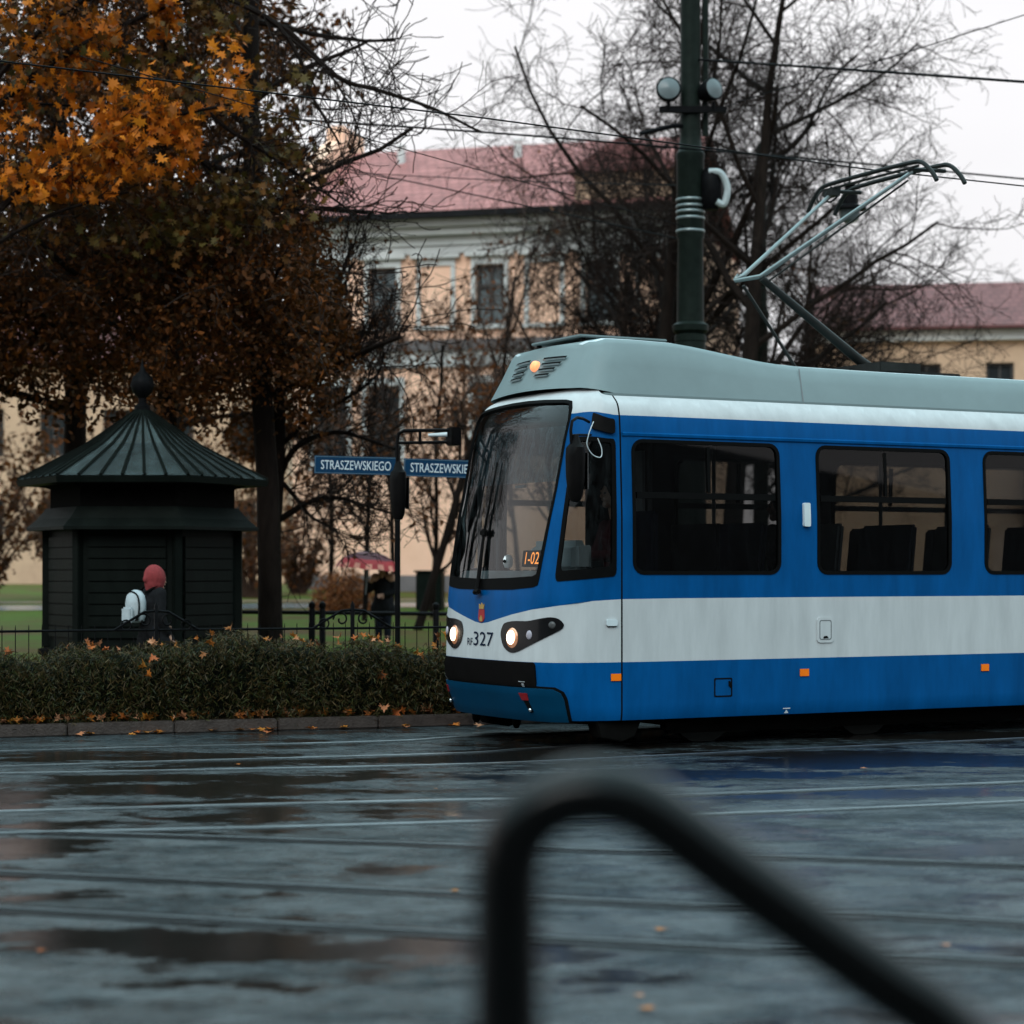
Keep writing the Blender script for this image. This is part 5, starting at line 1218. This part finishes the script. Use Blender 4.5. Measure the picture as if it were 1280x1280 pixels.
# ---------------------------------------------------------------- people
def remesh(mb, name, m, parent, voxel, smooth_it=4):
    o = mb.build(name, m, parent, recalc=True)
    md = o.modifiers.new('r', 'REMESH'); md.mode = 'VOXEL'; md.voxel_size = voxel
    ms = o.modifiers.new('s', 'SMOOTH'); ms.iterations = smooth_it; ms.factor = .5
    dg = bpy.context.evaluated_depsgraph_get(); me = bpy.data.meshes.new_from_object(o.evaluated_get(dg)); o.modifiers.clear(); old = o.data; o.data = me; bpy.data.meshes.remove(old)
    me.polygons.foreach_set('use_smooth', [True] * len(me.polygons)); me.update(); return o
def ball(mb, c, r_, sc=(1, 1, 1), n=14):
    mb.lathe(c, [(r_ * math.cos(a), r_ * math.sin(a)) for a in [R(x) for x in range(-88, 89, 16)]], n, Matrix.Diagonal((*sc, 1)))
def limb(mb, pts, rad):
    P = smooth_path([Vector(p) for p in pts], 4); n = len(rad) - 1; rr = []
    for i in range(len(P)):
        t = i / (len(P) - 1) * n; k = min(int(t), n - 1); rr.append(rad[k] + (rad[k + 1] - rad[k]) * (t - k))
    mb.tube(P, rr, 10); ball(mb, P[0], rr[0], n=10); ball(mb, P[-1], rr[-1], n=10)
def hand(mb, w, d, palm, curl):
    """w wrist, d direction of the hand, palm = palm normal; five bent fingers."""
    d = d.normalized(); s = d.cross(palm).normalized(); k = w + d * .05
    limb(mb, [w, k, w + d * .085], [.026, .030, .030])
    for j, (o, L_) in enumerate(((-.030, .065), (-.010, .078), (.011, .074), (.030, .058))):
        a = w + d * .085 + s * o; b = a + (d * math.cos(curl) + palm * math.sin(curl)) * L_ * .5; c = b + (d * math.cos(curl * 2.2) + palm * math.sin(curl * 2.2)) * L_ * .5
        limb(mb, [a, b, c], [.0095, .009, .0075])
    a = w + d * .03 - s * .028; limb(mb, [a, a + (d * .5 - s * .7 + palm * .4).normalized() * .04, a + (d * .9 - s * .5 + palm * .8).normalized() * .07], [.012, .010, .008])
SKIN = mat('skin', (.36, .20, .14), .55, 0, .1, 12)
def head(mb, c, f, up=Vector((0, 0, 1))):
    """c centre of the skull, f facing direction."""
    s = f.cross(up).normalized(); mt = Matrix((s, f, up)).transposed().to_4x4()
    mb.lathe(c, [(.105 * math.cos(a), .120 * math.sin(a)) for a in [R(x) for x in range(-88, 89, 11)]], 18, mt @ Matrix.Diagonal((.74, .95, 1, 1)))
    limb(mb, [c + f * .02 - up * .06, c + f * .062 - up * .095], [.055, .034])            # jaw and chin
    limb(mb, [c + f * .092 + up * .012, c + f * .112 - up * .022], [.010, .015])          # nose
    for k in (1, -1):
        ball(mb, c + s * (.080 * k) - up * .008 - f * .008, .022, (.5, .9, 1.4), 8)        # ears
        ball(mb, c + f * .092 + s * (.032 * k) + up * .028, .013, (1.6, .8, .6), 8)        # brow over the eye
    limb(mb, [c + f * .096 - up * .052 - s * .02, c + f * .099 - up * .052 + s * .02], [.007, .007])   # lips
def eyes(c, f, parent):
    s = f.cross(Vector((0, 0, 1))).normalized()
    for k in (1, -1):
        q = MB(); ball(q, c + f * .0915 + s * (.032 * k) + Vector((0, 0, .008)), .011, n=10); q.build('eye', mat('eye', (.05, .04, .035), .2), parent, smooth=True)
def person(loc, rz, label, coat, legs, pose, hair=None, hood=None, shoes=M['under'], long_coat=True, scarf=None):
    """pose: dict of joint positions in the person's own frame (facing +y)."""
    root = empty('person', loc, rz, label, 'person'); J = {k: Vector(v) for k, v in pose.items()}
    b = MB(); f = (J.get('face') or Vector((0, 1, 0))).normalized()
    head(b, J['head'], f); limb(b, [J['neck'], J['head'] - Vector((0, 0, .06))], [.055, .05])
    limb(b, [J['pelvis'], (J['pelvis'] + J['neck']) / 2, J['chest'], J['neck']], [.125, .12, .13, .07])
    for s in 'LR':
        limb(b, [J['sh' + s], J['el' + s], J['wr' + s]], [.052, .040, .028]); limb(b, [J['chest'], J['sh' + s]], [.09, .055])
        hand(b, J['wr' + s], J.get('hd' + s, J['wr' + s] - J['el' + s]), J.get('pm' + s, Vector((0, 1, 0))), pose.get('curl', .55) if not isinstance(pose.get('curl', .55), Vector) else .55)
        limb(b, [J['hip' + s], J['kn' + s], J['an' + s]], [.085, .056, .040]); limb(b, [J['an' + s], J['an' + s] + Vector((0, .09, -.05)), J['an' + s] + Vector((0, .16, -.06))], [.042, .042, .034])
    body = remesh(b, 'body', SKIN, root, .0085, 2); eyes(J['head'], f, body)
    c = MB(); limb(c, [J['pelvis'], (J['pelvis'] + J['neck']) / 2, J['chest'], J['neck'] - Vector((0, 0, .02))], [.155, .15, .16, .085])
    for s in 'LR': limb(c, [J['sh' + s], J['el' + s], J['wr' + s]], [.075, .062, .048]); limb(c, [J['chest'], J['sh' + s]], [.12, .075])
    if long_coat:
        for s in 'LR': limb(c, [J['pelvis'], J['hip' + s] * .55 + J['kn' + s] * .45], [.15, .15])
    remesh(c, 'coat', coat, root, .014, 5)
    t = MB()
    for s in 'LR': limb(t, [J['hip' + s], J['kn' + s], J['an' + s] + Vector((0, 0, .03))], [.105, .075, .062])
    limb(t, [J['hipL'], J['hipR']], [.105, .105]); remesh(t, 'trousers', legs, root, .014, 4)
    for s in 'LR':
        t = MB(); a = J['an' + s]; limb(t, [a + Vector((0, -.03, -.03)), a + Vector((0, .09, -.045)), a + Vector((0, .18, -.055))], [.05, .048, .040]); limb(t, [a, a + Vector((0, 0, .08))], [.05, .055]); remesh(t, 'shoe', shoes, root, .011, 3)
    hc = J['head']; sd_ = f.cross(Vector((0, 0, 1))).normalized(); mt = Matrix((sd_, f, Vector((0, 0, 1)))).transposed().to_4x4()
    if hair:
        h = MB(); h.lathe(hc - f * .022 + Vector((0, 0, .018)), [(.118 * math.cos(a), .128 * math.sin(a)) for a in [R(x) for x in range(-60, 89, 12)]], 18, mt @ Matrix.Diagonal((.82, .95, 1, 1)))
        limb(h, [hc - f * .06, hc - f * .075 - Vector((0, 0, .15))], [.085, .06]); remesh(h, 'hair', hair, root, .011, 3)
    if hood:
        h = MB(); h.lathe(hc - f * .025 + Vector((0, 0, .015)), [(.135 * math.cos(a), .145 * math.sin(a)) for a in [R(x) for x in range(-88, 89, 12)]], 18, mt @ Matrix.Diagonal((.90, .92, 1, 1)))
        limb(h, [hc - f * .03 - Vector((0, 0, .05)), J['neck'] + Vector((0, 0, .03))], [.115, .085]); limb(h, [hc - f * .09 + Vector((0, 0, .05)), hc - f * .135 - Vector((0, 0, .02))], [.06, .04]); remesh(h, 'hood', hood, root, .011, 3)
    if scarf:
        h = MB(); 
        limb(h, [J['shL'] + Vector((0, .02, .02)), J['neck'] + Vector((0, -.05, -.02)), J['shR'] + Vector((0, .02, .02))], [.085, .10, .085]); limb(h, [J['shL'] + Vector((0, -.03, 0)), J['chest'] + Vector((0, -.10, -.08)), J['shR'] + Vector((0, -.03, 0))], [.085, .09, .085]); remesh(h, 'shawl', scarf, root, .013, 4)
    return root
def stand(H, **k):
    s = H / 1.72
    d = dict(head=(0, .03, 1.60), neck=(0, 0, 1.43), chest=(0, 0, 1.28), pelvis=(0, 0, .94), shL=(-.18, 0, 1.39), shR=(.18, 0, 1.39), elL=(-.24, -.03, 1.10), elR=(.24, -.03, 1.10), wrL=(-.23, .08, .87), wrR=(.23, .08, .87),
             hipL=(-.09, 0, .92), hipR=(.09, 0, .92), knL=(-.10, .03, .49), knR=(.10, .02, .49), anL=(-.10, 0, .09), anR=(.11, -.02, .09))
    d.update(k); d = {a: (tuple(x * s for x in b) if a not in ('face',) else b) for a, b in d.items()}; return d
DARKCLOTH = mat('black_jacket', (.010, .010, .011), .8, 0, .3, 20); DARKJEANS = mat('dark_jeans', (.012, .014, .020), .85, 0, .3, 20); REDCLOTH = mat('red_hood', (.20, .028, .030), .85, 0, .2, 25, bump=.3, bscale=90)
p1 = ground_at(191, 23.6); z1h = CH + (HY - 709) / F * 23.6 - p1.z
person(p1, R(-48), 'person in a red hood and black jacket walking past the kiosk behind the hedge', DARKCLOTH, DARKJEANS, stand(z1h - .02, head=(0, .06, 1.585), anL=(-.10, -.22, .12), knL=(-.10, .02, .50), anR=(.10, .26, .09), knR=(.10, .20, .50), elL=(-.24, .04, 1.12), wrL=(-.20, .22, 1.0), face=(0, 1, -.12)), hood=REDCLOTH)
bpk = empty('backpack', p1 + Vector((-.17, -.11, .80)), R(-48), 'pale grey backpack on the back of the red hooded person', 'backpack')
M['pack'] = mat('pale_pack', (.36, .40, .42), .6, 0, .15, 12)
q = MB(); q.lathe((0, 0, 0), [(.05, .03), (.12, .05), (.145, .11), (.15, .25), (.13, .33), (.08, .38), (.02, .395)], 16, Matrix.Diagonal((1, .66, 1, 1))); q.build('bag', M['pack'], bpk, smooth=True)
q = MB(); q.box((0, -.105, .12), (.20, .05, .17)); q.build('pocket', M['pack'], bpk, bevel=.02)
q = MB(); q.tube(smooth_path([Vector((-.125, -.055, .05)), Vector((-.142, -.045, .2)), Vector((-.115, -.05, .33)), Vector((0, -.06, .375)), Vector((.115, -.05, .33)), Vector((.142, -.045, .2)), Vector((.125, -.055, .05))], 4), .010, 6); q.build('piping', M['under'], bpk, smooth=True)
for s in (1, -1):
    q = MB(); q.tube([Vector((s * .08, .07, .36)), Vector((s * .12, .20, .44)), Vector((s * .12, .30, .30)), Vector((s * .12, .12, .05))], .016, 6); q.build('strap', M['under'], bpk, smooth=True)
p2 = ground_at(479, 36); z2h = CH + (HY - 706) / F * 36 - p2.z
SHAWL = mat('beige_shawl', (.42, .24, .17), .85, 0, .2, 15)
s_ = z2h / 1.72
person(p2, R(175), 'person with dark hair and beige shawl under the red umbrella in the park', DARKCLOTH, DARKJEANS, stand(z2h, elR=(.30, .12, 1.15), wrR=(.24, .26, 1.30), elL=(-.25, .05, 1.12), wrL=(-.06, .24, 1.05), face=(.25, 1, -.05), shR=(.18, .02, 1.39)), hair=mat('dark_hair', (.008, .006, .006), .5), scarf=SHAWL)
uc = at(457, 712, 35.75); um = empty('umbrella', Vector((uc.x, uc.y, p2.z + 1.05 * s_)), 0, 'dark red umbrella with a pale checked border held open in the park', 'umbrella')
hU = uc.z - (p2.z + 1.05 * s_)
um.rotation_euler = (0, R(5), 0)
q = MB(); n = 8; rings = [(.001, .31), (.15, .295), (.30, .25), (.44, .165), (.51, .09), (.565, .0)]; vs = []; K = 32
for i, (r_, z_) in enumerate(rings):
    for k in range(K):
        t = (k % 4) / 4; sc_ = 1 - .045 * math.sin(math.pi * t) * (i / 5); vs.append(Vector((r_ * sc_ * math.cos(2 * math.pi * k / K), r_ * sc_ * math.sin(2 * math.pi * k / K), hU + z_ + .018 * math.sin(math.pi * t) * (i / 5))))
for i in range(len(rings) - 1):
    for k in range(K):
        q.f.append([i * K + k, i * K + (k + 1) % K, (i + 1) * K + (k + 1) % K, (i + 1) * K + k]); q.m.append(0 if i < 3 else (1 if i == 3 or k % 2 else 2))
q.v = [tuple(v) for v in vs]
q.build('canopy', [mat('umbrella_maroon', (.085, .014, .022), .5), mat('umbrella_red', (.34, .025, .028), .5), mat('umbrella_cream', (.62, .24, .17), .5)], um, smooth=False, recalc=False)
q = MB(); q.tube([Vector((0, 0, -.12)), Vector((0, 0, hU + .36))], .008, 8); q.build('shaft', M['steel'], um); q = MB(); q.tube([Vector((0, 0, .0)), Vector((0, 0, -.12)), Vector((.03, 0, -.16)), Vector((.06, 0, -.12))], .014, 8); q.build('handle', M['iron'], um, smooth=True)
q = MB()
for k in range(n): q.tube([Vector((0, 0, hU + .29)), Vector((.3 * math.cos(k * math.pi / 4), .3 * math.sin(k * math.pi / 4), hU + .215)), Vector((.52 * math.cos(k * math.pi / 4), .52 * math.sin(k * math.pi / 4), hU - .004))], .005, 4)
q.build('ribs', M['steel'], um)
def sit(**k):
    d = dict(head=(0, .05, 1.26), neck=(0, 0, 1.08), chest=(0, -.01, .95), pelvis=(0, -.04, .60), shL=(-.18, 0, 1.04), shR=(.18, 0, 1.04), elL=(-.23, .10, .80), elR=(.23, .10, .80), wrL=(-.18, .34, .82), wrR=(.18, .34, .82),
             hipL=(-.10, 0, .56), hipR=(.10, 0, .56), knL=(-.12, .42, .56), knR=(.12, .42, .56), anL=(-.12, .40, .13), anR=(.12, .40, .13)); d.update(k); return d
def in_tram(u, v, z=.89): return tw(u, v, z)
RZT = TRAM_RZ + R(90)
person(in_tram(1.28, .22, .89), RZT, 'driver in a dark maroon top seated behind the tram cab window', mat('maroon_top', (.045, .012, .014), .8), DARKJEANS, sit(head=(0, .05, 1.34), wrL=(-.20, .40, .78), wrR=(.2, .40, .78)), hair=mat('driver_hair', (.02, .014, .012), .6), long_coat=False)
q = MB(); q.box(tl(1.32, .22, 1.40), (.46, .5, .08)); q.box(tl(1.56, .22, 1.75), (.08, .46, .66)); q.box(tl(1.32, .22, 1.12), (.2, .2, .5)); q.build('driver_seat', M['seat'], tram, bevel=.03)
person(in_tram(2.85, .62, .86), RZT, 'dark haired passenger seated inside the first passenger window of the tram', DARKCLOTH, DARKJEANS, sit(face=(.5, 1, 0)), hair=mat('passenger_hair', (.012, .009, .008), .6), long_coat=False)
